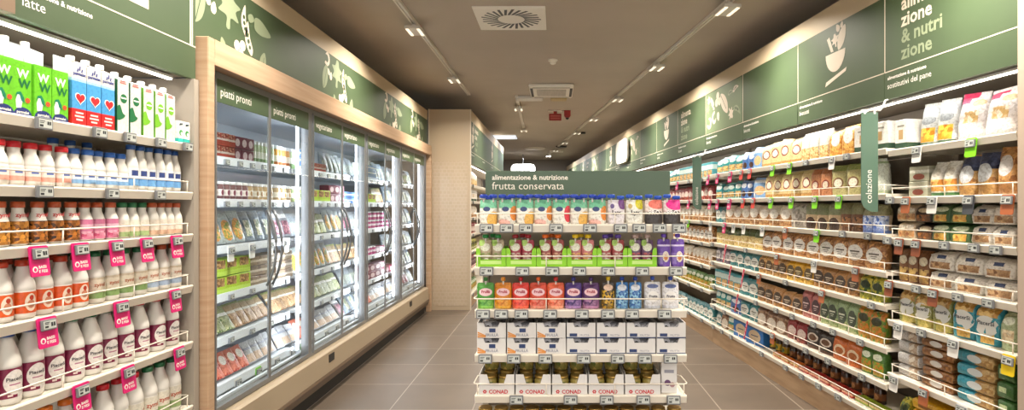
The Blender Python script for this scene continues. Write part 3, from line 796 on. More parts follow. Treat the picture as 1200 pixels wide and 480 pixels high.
def bottle(h, r, cap, label_mat, z0, z1, body='#e9e6df', text=None, neck=.42, waist=True):
    bm = solid('bottle_' + body.strip('#'), body, .38)
    def make(w, seed=1):
        hb = h - .016
        prof = [(r * .8, 0), (r * .97, .006), (r, .014), (r, hb * .56), (r * .985, hb * .60), (r * .93, hb * .66), (r * .8, hb * .75), (r * .6, hb * .86), (r * neck, hb * .94), (r * neck, hb)]
        if waist: prof[3:4] = [(r, hb * .50), (r * .965, hb * .515), (r * .965, hb * .53), (r, hb * .545)]
        parts = [('body', MB().lathe(prof, 18).mesh('body', bm), None)]
        rc = r * (neck + .1)
        parts.append(('cap', MB().lathe([(rc, hb - .004), (rc * 1.02, hb), (rc, h), (rc * .85, h + .001)], 16).mesh('cap', cap), None))
        mb = MB().lathe([(r + .0008, z0 * h), (r + .0008, z1 * h)], 24, cap0=False, cap1=False)
        mats = [label_mat]
        if text: mb.text(text[0], text[1], text[4] if len(text) > 4 else 0, text[2] * h, m=1, align='CENTER', wrap=r + .0018, bold=.02); mats.append(solid('ink_' + text[3].strip('#'), text[3], .5))
        parts.append(('label', mb.mesh('label', mats), None))
        return parts
    return make
def pouch(mat, h=.135, d=.045, cap='#1d3fa8', ncap=1, text=None, oval=None, capr=.0105, shape=POU_W):
    cm = solid('cap_' + cap.strip('#'), cap, .35)
    def make(w, seed=1):
        hb = h - .026; sk = Skin(w, hb, d, POU_D, shape, 2.5)
        parts = [('body', sk.body(MB(), crump=.05, seed=seed).mesh('body', mat), None)]
        xs = [0] if ncap == 1 else [w * (-.28 + .56 * i / (ncap - 1)) for i in range(ncap)]
        mbc = MB()
        for i, x in enumerate(xs):
            yy = 0 if ncap == 1 else (.012 if i % 2 else -.004); dz = 0 if ncap == 1 else (-.006 if i % 2 else 0)
            mb = MB().lathe([(.0045, hb - .012 + dz), (.0045, hb + .008 + dz)], 8, x, yy)
            parts.append(('spout', mb.mesh('spout', solid('spout_white', '#e8e4dc', .4)), None))
            mb = MB().lathe([(capr * .8, hb + .0085 + dz), (capr, hb + .011 + dz), (capr, hb + .023 + dz), (capr * .8, hb + .026 + dz)], 12, x, yy)
            parts.append(('cap', mb.mesh('cap', cm), None))
        mb = MB(); mats = []
        if oval:
            cx, cz, rx, rz, col = oval; sk.oval(mb, cx * w, cz * hb, rx * w, rz * hb, 0); mats.append(solid('lab_' + col.strip('#'), col, .45))
        if text:
            mats.append(solid('ink_' + text[3].strip('#'), text[3], .5))
            mb.text(text[0], text[1] * w, 0, text[2] * hb, m=len(mats) - 1, align='CENTER', fn=lambda x, z: sk.front(x, z, .0026), bold=.03)
        if mats: parts.append(('label', mb.mesh('label', mats), None))
        return parts
    return make
def boxpack(mat, h, d, extra=None):
    def make(w, seed=1):
        parts = [('body', MB().box(-w / 2, w / 2, -d / 2, d / 2, 0, h, c=.0025).mesh('body', mat), None)]
        if extra:
            mb = MB(); mats = extra(mb, w, h, -d / 2 - .001); parts.append(('print', mb.mesh('print', mats), None))
        return parts
    return make
def flatpack(mat, h=.045, d=.17, label=None):
    """pillow packet lying flat, sealed at both ends"""
    def make(w, seed=1):
        rnd = random.Random(seed); rings = []
        for t, k, q in ((-1, .05, .94), (-.955, .07, .94), (-.94, .8, .98), (-.88, 1, 1), (0, 1, 1), (.88, 1, 1), (.94, .8, .98), (.955, .07, .94), (1, .05, .94)):
            ring = []
            for j in range(14):
                an = 2 * math.pi * j / 14; c, s = math.cos(an), math.sin(an); e = 2 / 6.5
                kk = 1 + rnd.uniform(-.05, .05)
                ring.append((t * w / 2, -d / 2 * q * math.copysign(abs(c) ** e, c), h / 2 + h / 2 * k * kk * math.copysign(abs(s) ** e, s) * .97))
            rings.append(ring)
        zmin = min(p[2] for r in rings for p in r)
        rings = [[(x, y, z - zmin) for x, y, z in r] for r in rings]
        parts = [('body', MB().loft(rings, 0, True).mesh('body', mat), None)]
        if label:
            col = label; lm = solid('lab_' + col.strip('#'), col, .45)
            n = 14; e = d / 2 + .0015
            mb = MB().flat([(w * .2 * math.cos(2 * math.pi * i / n), h * .52 + h * .30 * math.sin(2 * math.pi * i / n)) for i in range(n)], -e)
            mb.add([(x * w * .2, y, h * 1.02) for x, y in ((-1, -d * .42), (1, -d * .42), (1, -d * .1), (-1, -d * .1))], [(0, 1, 2, 3)])
            parts.append(('label', mb.mesh('label', lm), None))
        return parts
    return make
def jar(r, h, body, lid, label=None, lid_r=1.0):
    def make(w, seed=1):
        hl = h * .84
        parts = [('body', MB().lathe([(r * .9, 0), (r, .006), (r, hl * .84), (r * .86, hl * .97), (r * .86, hl)], 16).mesh('body', body), None),
                 ('lid', MB().lathe([(r * .92 * lid_r, hl + .0005), (r * .95 * lid_r, hl + .003), (r * .95 * lid_r, h - .002), (r * .88 * lid_r, h)], 16).mesh('lid', lid), None)]
        if label: parts.append(('label', MB().lathe([(r + .0008, hl * .2), (r + .0008, hl * .72)], 18, cap0=False, cap1=False).mesh('label', label), None))
        return parts
    return make
def tray_case(mat, h, d, notch, extra=None, wall=.003, back=True):
    """open-topped carton tray, its front cut down to a notch"""
    def make(w, seed=1):
        a, b = w / 2, d / 2; n0, n1, nz = notch
        poly = [(-a, 0), (a, 0), (a, h), (a * n0, h), (a * n1, h * nz), (-a * n1, h * nz), (-a * n0, h), (-a, h)]
        mb = MB().prism(poly, -b, -b + wall)
        mb.box(-a, a, b - wall, b, 0, h); mb.box(-a, -a + wall, -b + wall, b - wall, 0, h); mb.box(a - wall, a, -b + wall, b - wall, 0, h)
        mb.box(-a + wall, a - wall, -b + wall, b - wall, 0, wall)
        parts = [('tray', mb.mesh('tray', mat), None)]
        if extra:
            mb = MB(); mats = extra(mb, w, h, -b - .001); parts.append(('print', mb.mesh('print', mats), None))
        return parts
    return make

# ------------------------------------------------------------------ placing
CACHE = {}
KIND = {}
def kind(key, name, desc, cat, make, d): KIND[key] = (name, desc, cat, make, d)
def spawn(key, w, loc, rot, label, group, seed=0):
    name, desc, cat, make, d = KIND[key]
    ck = (key, round(w, 3), seed % 3)
    if ck not in CACHE: CACHE[ck] = make(round(w, 3), seed % 3 + 1)
    parts = CACHE[ck]
    if len(parts) == 1: o = thing(name, label, cat, loc, rot, group, parts[0][1])
    else:
        o = thing(name, label, cat, loc, rot, group)
        for pn, me, pl in parts: link(pn, me, o, pl)
    return o
SEEN = {}
RND = random.Random(3)
def label_for(desc, where, single):
    k = (desc, where); SEEN[k] = SEEN.get(k, 0) + 1
    return f'{desc}, {where}' if single else f'{ORD[SEEN[k] - 1]} {desc} from left, {where}'
def seg(fr, key, ua, ub, n, z, where, group, v=.03, fill=.93, stack=1, dz=None, turn=0.0, jit=.05, tilt=0.0, w=None, single=None, behind=''):
    name, desc, cat, make, d = KIND[key]
    if behind: desc = behind + ' ' + desc
    p = (ub - ua) / n; w = w or p * fill
    for i in range(n):
        u = ua + p * (i + .5)
        for s in range(stack):
            if stack == 1: lab = label_for(desc, where, (n == 1) if single is None else single)
            else:
                lv = {2: ['lower', 'upper'], 3: ['lowest', 'middle', 'topmost']}.get(stack, [ORD[q] + ' from bottom' for q in range(9)])[s]
                lab = f'{desc}, {lv} in ' + ('stack' if n == 1 else ORD[i] + ' stack from left') + f', {where}'
            loc = fr.at(u, v + d / 2 + (RND.uniform(-.004, .004) if jit else 0), z + .0008 + s * (dz or 0) + abs(math.sin(tilt)) * d * .5)
            spawn(key, w, loc, (tilt, 0, fr.th + turn + RND.uniform(-jit, jit)), lab, group, RND.randrange(3))

# price tags
SCREEN = solid('tag_screen', '#c3c7c2', .35); INK = solid('tag_ink', '#2c2e30', .5)
TAGGREY = solid('tag_grey', '#787a7d', .4); TAGWH = solid('tag_white', '#e8e6e2', .4)
def esl_meshes(w=.064, h=.042):
    body = MB().box(-w / 2, w / 2, -.012, 0, 0, h, c=.002).mesh('housing', TAGGREY)
    e = .006; mb = MB().add([(-w / 2 + e, -.0126, e), (w / 2 - e, -.0126, e), (w / 2 - e, -.0126, h - e), (-w / 2 + e, -.0126, h - e)], [(0, 1, 2, 3)], 0)
    def r(x0, x1, z0, z1): mb.add([(x0, -.0130, z0), (x1, -.0130, z0), (x1, -.0130, z1), (x0, -.0130, z1)], [(0, 1, 2, 3)], 1)
    r(-w * .36, -w * .04, h * .66, h * .72); r(-w * .36, -w * .1, h * .52, h * .58); r(-w * .36, -w * .14, h * .22, h * .4)
    r(w * .1, w * .2, h * .42, h * .7); r(w * .23, w * .33, h * .42, h * .7)
    return body, mb.mesh('screen', [SCREEN, INK])
ESL = esl_meshes(); 
ESLS = esl_meshes(.05, .034)
def card_mesh(col, w=.078, h=.105, marks=True):
    m = solid('card_' + col.strip('#'), col, .42)
    poly = rrect(w, h, .008); mb = MB().prism([(x - w / 2, z - h) for x, z in poly], -.004, -.0005)
    if marks:
        mb.flat([(-.022 + .0105 * math.cos(i * math.pi / 8), -h * .76 + .0105 * math.sin(i * math.pi / 8)) for i in range(16)], -.0046, 1)
        mb.flat([(-.022 + .006 * math.cos(i * math.pi / 4), -h * .77 + .007 * math.sin(i * math.pi / 4)) for i in range(8)], -.005, 0)
        mb.text('BASSI', .0135, -.008, -h * .74, y=-.0046, m=1, bold=.03); mb.text('E FISSI', .0135, -.008, -h * .88, y=-.0046, m=1, bold=.03)
    return mb.mesh('card', [m, WHITEP])
CARDS = {'pink': '#d81f72', 'lime': '#7ed321', 'orange': '#b0633c', 'white': '#e6e4df', 'yellow': '#e6c61c', 'red': '#d8453c', 'dark': '#45484e', 'brown': '#8f4f33'}
CM = {}
TAGN = {}
def ptag(fr, u, z, where, what='grey', small=False, tilt=None, v=-.0075):
    cname = {'grey': 'grey electronic price tag', 'pink': 'pink price card', 'lime': 'lime green price card', 'orange': 'orange-brown price card',
             'white': 'tall white price card', 'yellow': 'yellow price card', 'red': 'red offer price card', 'dark': 'dark grey price card', 'brown': 'brown price card', 'ribbon': 'twisted red and magenta promotional ribbon'}[what]
    k = (cname, where); TAGN[k] = TAGN.get(k, 0) + 1
    lab = f'{ORD[TAGN[k] - 1]} {cname} from left, {where}'
    grp = 'price tags on the shelf edges' if what == 'grey' else 'promotional cards on the shelf edges'
    if what == 'ribbon':
        o = thing('promotional_ribbon', lab, 'promotional tag', fr.at(u, v - .005, z - .02), (0, 0, fr.th), grp)
        mb = MB()
        pts = [(-.05, -.15), (-.035, -.155), (.03, -.01), (.045, .02), (.025, .03), (.0, -.01)]
        mb.prism([(x, zz) for x, zz in pts], -.012, -.008)
        mb2 = MB()
        for i in range(3): mb2.box(-.032 + .02 * i, -.020 + .02 * i, -.0125, -.0121, -.12 + .045 * i, -.09 + .045 * i)
        link('ribbon', mb.mesh('ribbon', solid('ribbon_red', '#c8203f', .4)), o); link('print', mb2.mesh('print', solid('ribbon_pink', '#e8b7c8', .5)), o)
        link('clip', MB().box(-.01, .04, -.0075, 0, .005, .02).mesh('clip', TAGWH), o)
        return o
    if what == 'grey':
        o = thing('price_tag', lab, 'price tag', fr.at(u, v, z - .039), (tilt if tilt is not None else 0, 0, fr.th), grp)
        b, s = ESLS if small else ESL
        link('housing', b, o); link('screen', s, o)
        return o
    o = thing('promotional_tag', lab, 'promotional tag', fr.at(u, v, z), (-.10 if tilt is None else tilt, 0, fr.th + (RND.uniform(-.05, .05) if what == 'pink' else 0)), grp)
    if what not in CM: CM[what] = card_mesh(CARDS[what], *((.078, .105, True) if what == 'pink' else (.066, .092, False)))
    link('card', CM[what], o)
    if 'mesh_' not in CM:
        CM['mesh_'] = [MB().box(-.03, .03, -.013, -.0045, -.046, -.008, c=.002).mesh('housing', TAGGREY)]
        mb = MB().add([(-.025, -.0136, -.041), (.025, -.0136, -.041), (.025, -.0136, -.013), (-.025, -.0136, -.013)], [(0, 1, 2, 3)], 0)
        for x0, x1, z0, z1 in ((-.02, 0, -.02, -.017), (-.02, -.004, -.025, -.022), (-.02, -.006, -.037, -.03), (.004, .012, -.034, -.02), (.014, .021, -.034, -.02)):
            mb.add([(x0, -.0140, z0), (x1, -.0140, z0), (x1, -.0140, z1), (x0, -.0140, z1)], [(0, 1, 2, 3)], 1)
        CM['mesh_'].append(mb.mesh('screen', [SCREEN, INK]))
    link('housing', CM['mesh_'][0], o); link('screen', CM['mesh_'][1], o)
    return o
# ================================================================== dairy shelves (left foreground)
def inks(*cols): return [solid('ink_' + c.strip('#'), c, .5) for c in cols]
def heart(mb, cx, cz, s, y, m):
    mb.flat([(cx + s * .5 * 1.0 * (16 * math.sin(t) ** 3) / 16, cz + s * .5 * (13 * math.cos(t) - 5 * math.cos(2 * t) - 2 * math.cos(3 * t) - math.cos(4 * t)) / 16) for t in [-2 * math.pi * i / 28 for i in range(28)]], y, m)
def wprint(mb, w, h, y):
    mb.text('W', .040, 0, h * .70, y, m=0, align='CENTER', bold=.03); mb.text('W', .040, .006, h * .52, y - .0002, m=1, align='CENTER', bold=.03)
    mb.flat([(-.024, h * .14), (-.006, h * .14), (-.002, h * .26), (-.010, h * .40), (-.018, h * .40), (-.026, h * .28)], y, 0)
    mb.flat([(-.030, h * .30), (-.022, h * .42), (-.008, h * .44), (.004, h * .34), (.006, h * .24), (-.006, h * .28), (-.012, h * .38), (-.022, h * .38)], y - .0003, 2)
    mb.flat([(.018 + .009 * math.cos(i * .52), h * .30 + .009 * math.sin(i * .52)) for i in range(12)], y, 3)
    mb.flat([(.034 * math.cos(i * math.pi / 10), h * .0 + .002 + .028 * math.sin(i * math.pi / 10)) for i in range(11)], y, 4); mb.text('parmalat', .013, 0, h * .05, y - .0004, m=0, align='CENTER', bold=.02)
    return inks('#f2f4e8', '#0f6b3c', '#0d7a5a', '#e2502c', '#23306e')
def parm(mb, w, h, y):
    mb.text('parmalat', .0165, 0, h * .73, y, m=0, align='CENTER', bold=.03)
    for a in (-.010, 0, .010): mb.flat([(a - .003, h * .80 + abs(a) * -.6), (a + .003, h * .80 + abs(a) * -.6), (a + .006, h * .86 - abs(a)), (a + .001, h * .87 - abs(a))], y, 0)
    heart(mb, .004, h * .40, .050, y - .0002, 3); heart(mb, .004, h * .40, .042, y - .0005, 1)
    for i, wd in enumerate((.036, .044, .03)): mb.flat([(-wd / 2, h * (.17 - .05 * i)), (wd / 2, h * (.17 - .05 * i)), (wd / 2, h * (.195 - .05 * i)), (-wd / 2, h * (.195 - .05 * i))], y, 2)
    return inks('#2d3a86', '#d8232a', '#f4d9d2', '#f4f2ee')
def leafmilk(c1):
    def f(mb, w, h, y):
        mb.flat(blob([(-w / 2 + .002, h * .42), (-w * .25, h * .46), (-.002, h * .34), (w * .18, h * .30), (-w * .05, h * .24), (-w / 2 + .002, h * .22)]), y, 0)
        mb.flat(circ(.004, h * .58, .019, 14), y, 0)
        for i, wd in enumerate((.03, .036)): mb.flat([(-wd / 2, h * (.86 - .035 * i)), (wd / 2, h * (.86 - .035 * i)), (wd / 2, h * (.88 - .035 * i)), (-wd / 2, h * (.88 - .035 * i))], y, 1)
        mb.flat([(-.012, h * .60), (.020, h * .60), (.020, h * .575), (-.012, h * .575)], y - .0003, 2)
        return inks(c1, '#c96a66', '#eef2e6')
    return f
def smallpk(mb, w, h, y):
    mb.flat(circ(0, h * .46, w * .33, 14), y, 0); mb.flat(circ(.004, h * .42, w * .2, 10), y - .0003, 1); mb.flat([(-w * .3, h * .78), (w * .28, h * .84), (w * .3, h * .9), (-w * .26, h * .88)], y, 2)
    return inks('#3f9a4e', '#e8efe2', '#31424a')
WHITEC = solid('carton_white', '#eeebe4', .45)
kind('w_carton', 'milk_carton', 'lime green milk carton with two white and green letters', 'milk carton', carton(pack('limew', '#6cc02c', [], bump=0), .185, .07, extra=wprint), .07)
kind('sky_carton', 'milk_carton', 'tall white and pale blue milk carton', 'milk carton', carton(pack('sky', '#e6edf2', [('b', .0, .72, '#9cc8e6'), ('b', .72, .8, '#e6edf2')], bump=0), .282, .07, cap=WHITEC, slant=.03), .07)
kind('heart_carton', 'milk_carton', 'tall milk carton with red heart on blue', 'milk carton', carton(pack('heart', '#dddcd8', [('b', .24, .66, '#4d9ed8'), ('b', .0, .24, '#d4292a'), ('b', .64, .68, '#a8d0ea')], bump=0), .258, .07, cap=WHITEC, extra=parm, slant=.03), .07)
kind('dgreen_carton', 'milk_carton', 'tall white milk carton with dark green leaf', 'milk carton', carton(pack('dgc', '#dbd8d1', [('r', 0, .06, 0, .97, '#1e5a3a')], bump=0), .248, .07, cap=WHITEC, extra=leafmilk('#1d6b3e'), slant=.03), .07)
kind('lgreen_carton', 'milk_carton', 'tall white milk carton with light green leaf', 'milk carton', carton(pack('lgc', '#dbd8d1', [('r', 0, .06, 0, .97, '#5a9a2e')], bump=0), .243, .07, cap=WHITEC, extra=leafmilk('#74b52e'), slant=.03), .07)
kind('mini_carton', 'drink_carton', 'small white and aqua carton', 'drink carton', carton(pack('mini', '#e9ebe8', [('b', 0, .2, '#36b8b0')], bump=0), .105, .055, extra=smallpk), .055)
CRED, CBLU, CNAV, CORG, CGRN, CRST = (solid('cap_' + n, c, .35) for n, c in (('red', '#c41f2a'), ('blue', '#2f66b8'), ('navy', '#23539a'), ('rust', '#b2512b'), ('green', '#1d6a40'), ('brick', '#b03a1e')))
PL = lambda n, b, l: pack(n, b, l, bump=0, vary=.05)
kind('red_small', 'milk_bottle', 'small white milk bottle with red cap', 'milk bottle', bottle(.150, .0275, CRED, PL('b1', '#ecdcd4', [('b', 0, .35, '#e2a392'), ('r', .3, .7, .55, .8, '#5a6fae')]), .12, .42, neck=.62), .062)
kind('blue_small', 'milk_bottle', 'small white milk bottle with light blue cap', 'milk bottle', bottle(.150, .0275, CBLU, PL('b2', '#dfe6ec', [('b', 0, .35, '#7fa9d2'), ('r', .3, .7, .55, .8, '#4a62a0')]), .12, .42, neck=.62), .062)
kind('navy_tall', 'milk_bottle', 'tall white milk bottle with dark blue cap', 'milk bottle', bottle(.195, .0275, CNAV, PL('b3', '#e9ecee', [('b', 0, .35, '#6ba0d2'), ('b', .35, .42, '#3d76b8'), ('r', .25, .75, .55, .85, '#34457e')]), .10, .50, neck=.55), .064)
kind('choco', 'milk_drink_bottle', 'small dark brown milk drink bottle with rust cap', 'drink bottle', bottle(.150, .0275, CORG, PL('b4', '#4a2818', [('n', .0, .7, 0, 1, '#2c1710', '#b8722e', 70)]), .05, .56, text=('zymil', .020, .66, '#c24a4a'), neck=.6), .062)
kind('hazel', 'milk_drink_bottle', 'small orange-brown milk drink bottle with rust cap', 'drink bottle', bottle(.150, .0275, CORG, PL('b4b', '#8a5024', [('n', .0, .75, 0, 1, '#5f3415', '#d8963e', 70)]), .05, .56, text=('zymil', .020, .66, '#c24a4a'), neck=.6), .062)
kind('pinkd', 'milk_drink_bottle', 'small pink-labelled milk drink bottle with rust cap', 'drink bottle', bottle(.150, .0275, CORG, PL('b5', '#d27aa0', [('b', .55, .75, '#e8c0d0'), ('n', .05, .4, .1, .9, '#b8406a', '#e8b0c4', 60)]), .05, .56, neck=.6), .062)
kind('green_small', 'milk_drink_bottle', 'small white milk drink bottle with green cap', 'drink bottle', bottle(.150, .0275, CGRN, PL('b6', '#e4e2d4', [('b', 0, .3, '#9ab27a'), ('b', .3, .6, '#dcc8b4')]), .05, .5, neck=.6), .062)
kind('rust_small', 'milk_drink_bottle', 'small white milk drink bottle with rust cap', 'drink bottle', bottle(.150, .0275, CORG, PL('b7', '#e6ddd0', [('b', 0, .3, '#d8b49a')]), .05, .5, neck=.6), .062)
kind('orange_lab', 'yogurt_drink_bottle', 'orange-labelled bottle with brick-red cap', 'drink bottle', bottle(.20, .035, CRST, PL('b8', '#d85a22', [('o', .56, .5, .25, .42, '#ecdccb'), ('o', .56, .42, .16, .2, '#c9866a'), ('o', .58, .72, .1, .12, '#b83a22')]), .10, .46, neck=.5), .072)
kind('green_milk', 'milk_bottle', 'cream-labelled milk bottle, green cap', 'milk bottle', bottle(.205, .034, CGRN, PL('b9', '#e3d9c6', [('b', 0, .32, '#86a668'), ('b', .9, 1, '#cfc0a8')]), .10, .50, text=('zymil', .02, .33, '#b56a4a'), neck=.5), .07)
kind('amber_milk', 'milk_bottle', 'blue-labelled milk bottle, rust cap', 'milk bottle', bottle(.205, .034, CORG, PL('b10', '#e6ddcf', [('b', 0, .32, '#a9bdd6'), ('b', .9, 1, '#cfc0a8')]), .10, .50, text=('zymil', .02, .33, '#b56a4a'), neck=.5), .07)
MAR = PL('b11', '#7c1f42', [('o', .55, .52, .36, .42, '#ece6e0'), ('r', .35, .75, .42, .47, '#b37a90'), ('r', .3, .46, .05, .12, '#ece0d8'), ('r', .62, 1, 0, .3, '#dcd8d2')])
for kk, cc, nm in (('mar_blue', solid('cap_royal', '#2a56a8', .35), 'blue'), ('mar_green', CGRN, 'green'), ('mar_red', CRED, 'red')):
    kind(kk, 'milk_bottle', f'maroon-labelled large milk bottle, {nm} cap', 'milk bottle', bottle(.245, .0408, cc, MAR, .10, .50, text=('PiacerSi', .0165, .33, '#3a3038', .004), neck=.46), .084)
for kk, cc, nm in (('big_orange', solid('cap_orange', '#d8741e', .35), 'orange'), ('big_red', CRED, 'red'), ('big_green', CGRN, 'green')):
    kind(kk, 'milk_bottle', f'pale-labelled large milk bottle, {nm} cap', 'milk bottle', bottle(.25, .039, cc, PL('b12' + nm, '#e6e0d0', [('b', 0, .35, '#9db37c' if nm == 'green' else '#d8c8a6')]), .08, .48, text=('zymil', .028, .30, '#b5563e'), neck=.46), .08)
T = -.30
DW = ['top milk shelf'] + [f'{s} milk shelf' for s in ('second', 'third', 'fourth', 'fifth', 'sixth')]
g = lambda i: f'milk goods on {DW[i]}'
F = LEFT
seg(F, 'w_carton', 1.84, 2.125, 4, DZ[0], DW[0], g(0), v=.015, jit=.02)
seg(F, 'sky_carton', 1.80, 2.11, 4, DZ[0], DW[0], g(0), v=.092, jit=.02)
seg(F, 'heart_carton', 2.135, 2.352, 3, DZ[0], DW[0], g(0), v=.015, jit=.02)
seg(F, 'dgreen_carton', 2.36, 2.505, 2, DZ[0], DW[0], g(0), v=.015, jit=.02)
seg(F, 'lgreen_carton', 2.515, 2.725, 3, DZ[0], DW[0], g(0), v=.015, jit=.02)
seg(F, 'mini_carton', 2.735, 2.825, 2, DZ[0], DW[0], g(0), v=.01, jit=.02, w=.042)
seg(F, 'red_small', 1.86, 2.165, 5, DZ[1], DW[1], g(1), v=.02, turn=T)
seg(F, 'blue_small', 2.165, 2.455, 5, DZ[1], DW[1], g(1), v=.02, turn=T, w=.062)
seg(F, 'navy_tall', 2.455, 2.806, 6, DZ[1], DW[1], g(1), v=.02, turn=T, w=.064)
seg(F, 'navy_tall', 2.2, 2.45, 3, DZ[1], DW[1], g(1), v=.14, turn=T, w=.064, behind='shaded')
seg(F, 'hazel', 1.86, 2.0, 2, DZ[2], DW[2], g(2), v=.02, turn=T)
seg(F, 'choco', 2.0, 2.21, 3, DZ[2], DW[2], g(2), v=.02, turn=T)
seg(F, 'pinkd', 2.21, 2.40, 3, DZ[2], DW[2], g(2), v=.02, turn=T, w=.062)
seg(F, 'green_small', 2.40, 2.585, 3, DZ[2], DW[2], g(2), v=.02, turn=T, w=.062)
seg(F, 'rust_small', 2.585, 2.806, 4, DZ[2], DW[2], g(2), v=.02, turn=T, w=.062)
seg(F, 'orange_lab', 1.87, 2.25, 5, DZ[3], DW[3], g(3), v=.02, turn=T, w=.072)
seg(F, 'green_milk', 2.26, 2.57, 4, DZ[3], DW[3], g(3), v=.02, turn=T, w=.07)
seg(F, 'amber_milk', 2.575, 2.806, 3, DZ[3], DW[3], g(3), v=.02, turn=T, w=.07)
seg(F, 'mar_blue', 1.80, 2.145, 4, DZ[4], DW[4], g(4), v=.02, turn=T, w=.084)
seg(F, 'mar_green', 2.15, 2.495, 4, DZ[4], DW[4], g(4), v=.02, turn=T, w=.084)
seg(F, 'mar_red', 2.50, 2.806, 3, DZ[4], DW[4], g(4), v=.02, turn=T, w=.084)
seg(F, 'big_orange', 2.04, 2.29, 3, DZ[5], DW[5], g(5), v=.02, turn=T, w=.08)
seg(F, 'big_red', 2.30, 2.55, 3, DZ[5], DW[5], g(5), v=.02, turn=T, w=.08)
seg(F, 'big_green', 2.56, 2.803, 3, DZ[5], DW[5], g(5), v=.02, turn=T, w=.08)
# second rows seen between and above the front bottles
seg(F, 'orange_lab', 1.9, 2.25, 4, DZ[3], DW[3], g(3), v=.12, turn=T, w=.072, behind='rear row')
seg(F, 'green_milk', 2.27, 2.57, 3, DZ[3], DW[3], g(3), v=.12, turn=T, w=.07, behind='rear row')
seg(F, 'mar_green', 2.0, 2.8, 8, DZ[4], DW[4], g(4), v=.125, turn=T, w=.084, behind='rear row')
seg(F, 'big_red', 2.2, 2.8, 6, DZ[5], DW[5], g(5), v=.125, turn=T, w=.08, behind='rear row')
for i, lst in enumerate(([(lpx(40), 'grey'), (lpx(107), 'grey'), (lpx(143), 'grey'), (lpx(180), 'grey'), (lpx(212), 'grey')],
                         [(lpx(41), 'grey'), (lpx(122), 'grey'), (lpx(179), 'grey')],
                         [(lpx(p), 'pink') for p in (34, 84, 127, 163, 199)], [(lpx(p), 'pink') for p in (44, 133, 197)],
                         [(lpx(p), 'pink') for p in (85, 141, 202)])):
    for u, c in lst: ptag(F, u, DZ[i], SHELF[i] + ' milk shelf', c)

# ================================================================== coolers
PC = lambda n, b, l, **k: pack('cool_' + n, b, l, **k)
CLEARLID = solid('pot_lid', '#dfe3e4', .3)
def pot(n, base, layers, h, r): return jar(r, h, PC(n, base, layers, bump=0), CLEARLID)
kind('c_red', 'dessert_tub', 'red chilled tub', 'tub', boxpack(PC('red', '#b8463a', [('b', .42, .58, '#ecd9d0'), ('n', .58, .95, .1, .9, '#8a2a2a', '#e8a890', 60)], bump=0), .075, .09), .09)
kind('c_plum', 'dessert_tub', 'plum chilled tub', 'tub', boxpack(PC('plum', '#7a2f48', [('o', .5, .5, .3, .32, '#e6cfd6')], bump=0), .075, .09), .09)
kind('c_pale', 'juice_bottle', 'pale green chilled bottle', 'bottle', pot('pale', '#b9cfa6', [('b', .3, .65, '#e9efe0'), ('b', .05, .3, '#7f9f6a')], .15, .0245), .052)
kind('c_amber', 'juice_bottle', 'orange chilled bottle', 'bottle', pot('amb', '#d89a4a', [('b', .3, .65, '#efe3cf'), ('b', .05, .3, '#c8743a')], .15, .0245), .052)
kind('c_blue', 'yogurt_pack', 'blue yogurt pack', 'yogurt pack', boxpack(PC('blue', '#5f86c0', [('b', .4, .62, '#e6ecf4')], bump=0), .05, .09), .09)
kind('c_dark', 'salad_jar', 'small jar with dark contents', 'jar', pot('dark', '#6a4648', [('b', .3, .7, '#e3dcd8'), ('o', .5, .5, .2, .18, '#7a3a4a')], .115, .029), .058)
kind('c_beige', 'salad_jar', 'small jar with beige contents', 'jar', pot('bei', '#b39a72', [('b', .3, .7, '#e6e0d2'), ('o', .5, .5, .2, .18, '#9a7a4a')], .115, .029), .058)
kind('c_green', 'salad_jar', 'small jar with green contents', 'jar', pot('gre', '#8f9f6e', [('b', .3, .7, '#e2e4d6'), ('o', .5, .5, .2, .18, '#5f7a3a')], .115, .029), .058)
kind('c_window', 'salad_pack', 'upright orange-windowed pack', 'food pack', bag(PC('win', '#9fa8a8', [('o', .5, .42, .36, .34, '#c98a4a'), ('n', .15, .68, .22, .78, '#6f8a3e', '#e0a052', 50)]), .20, .05), .05)
kind('c_greyw', 'salad_pack', 'upright grey-blue pack', 'food pack', bag(PC('gwin', '#7f8c98', [('o', .5, .42, .36, .34, '#5f6f80'), ('n', .15, .68, .26, .74, '#8a9a7a', '#d6d2c0', 50)]), .20, .05), .05)
kind('c_wine', 'salad_pack', 'upright wine-red windowed pack', 'food pack', bag(PC('wwin', '#8f9298', [('n', .1, .6, .15, .85, '#6f3a52', '#b87a8a', 50), ('b', .7, .86, '#e8e8e6')]), .20, .05), .05)
kind('c_lime', 'salad_bowl', 'lime green sleeve pack', 'food pack', boxpack(PC('lime', '#a9c83e', [('n', .45, .95, .15, .85, '#7a5a3a', '#c9a070', 50), ('b', 0, .3, '#b8d65a')], bump=0), .10, .1), .1)
kind('c_brown', 'ready_meal_tray', 'brown ready-meal tray', 'food tray', boxpack(PC('brown', '#8a7864', [('b', .38, .62, '#cbbfae'), ('r', .0, .3, .62, 1, '#6f5a4a')], bump=0), .062, .12), .12)
kind('c_lean', 'sliced_pack', 'leaning flat pack with cream top', 'food pack', bag(PC('lean', '#a8906c', [('n', 0, .55, 0, 1, '#8f6a4a', '#d8b48a', 40), ('b', .56, .66, '#e9e4d8'), ('b', .9, 1, '#7f8a4a')]), .165, .02), .05)
kind('c_leang', 'sliced_pack', 'leaning flat pack with green end', 'food pack', bag(PC('leang', '#8f9668', [('n', 0, .5, 0, 1, '#5f7440', '#c8c89a', 40), ('b', .56, .68, '#eceae2')]), .165, .02), .05)
kind('c_meat', 'sliced_pack', 'red pack of sliced meat', 'food pack', bag(PC('meat', '#b8604a', [('n', 0, .6, 0, 1, '#9a2f26', '#d8846a', 40), ('o', .5, .62, .3, .2, '#e6dfd6')]), .15, .02), .05)
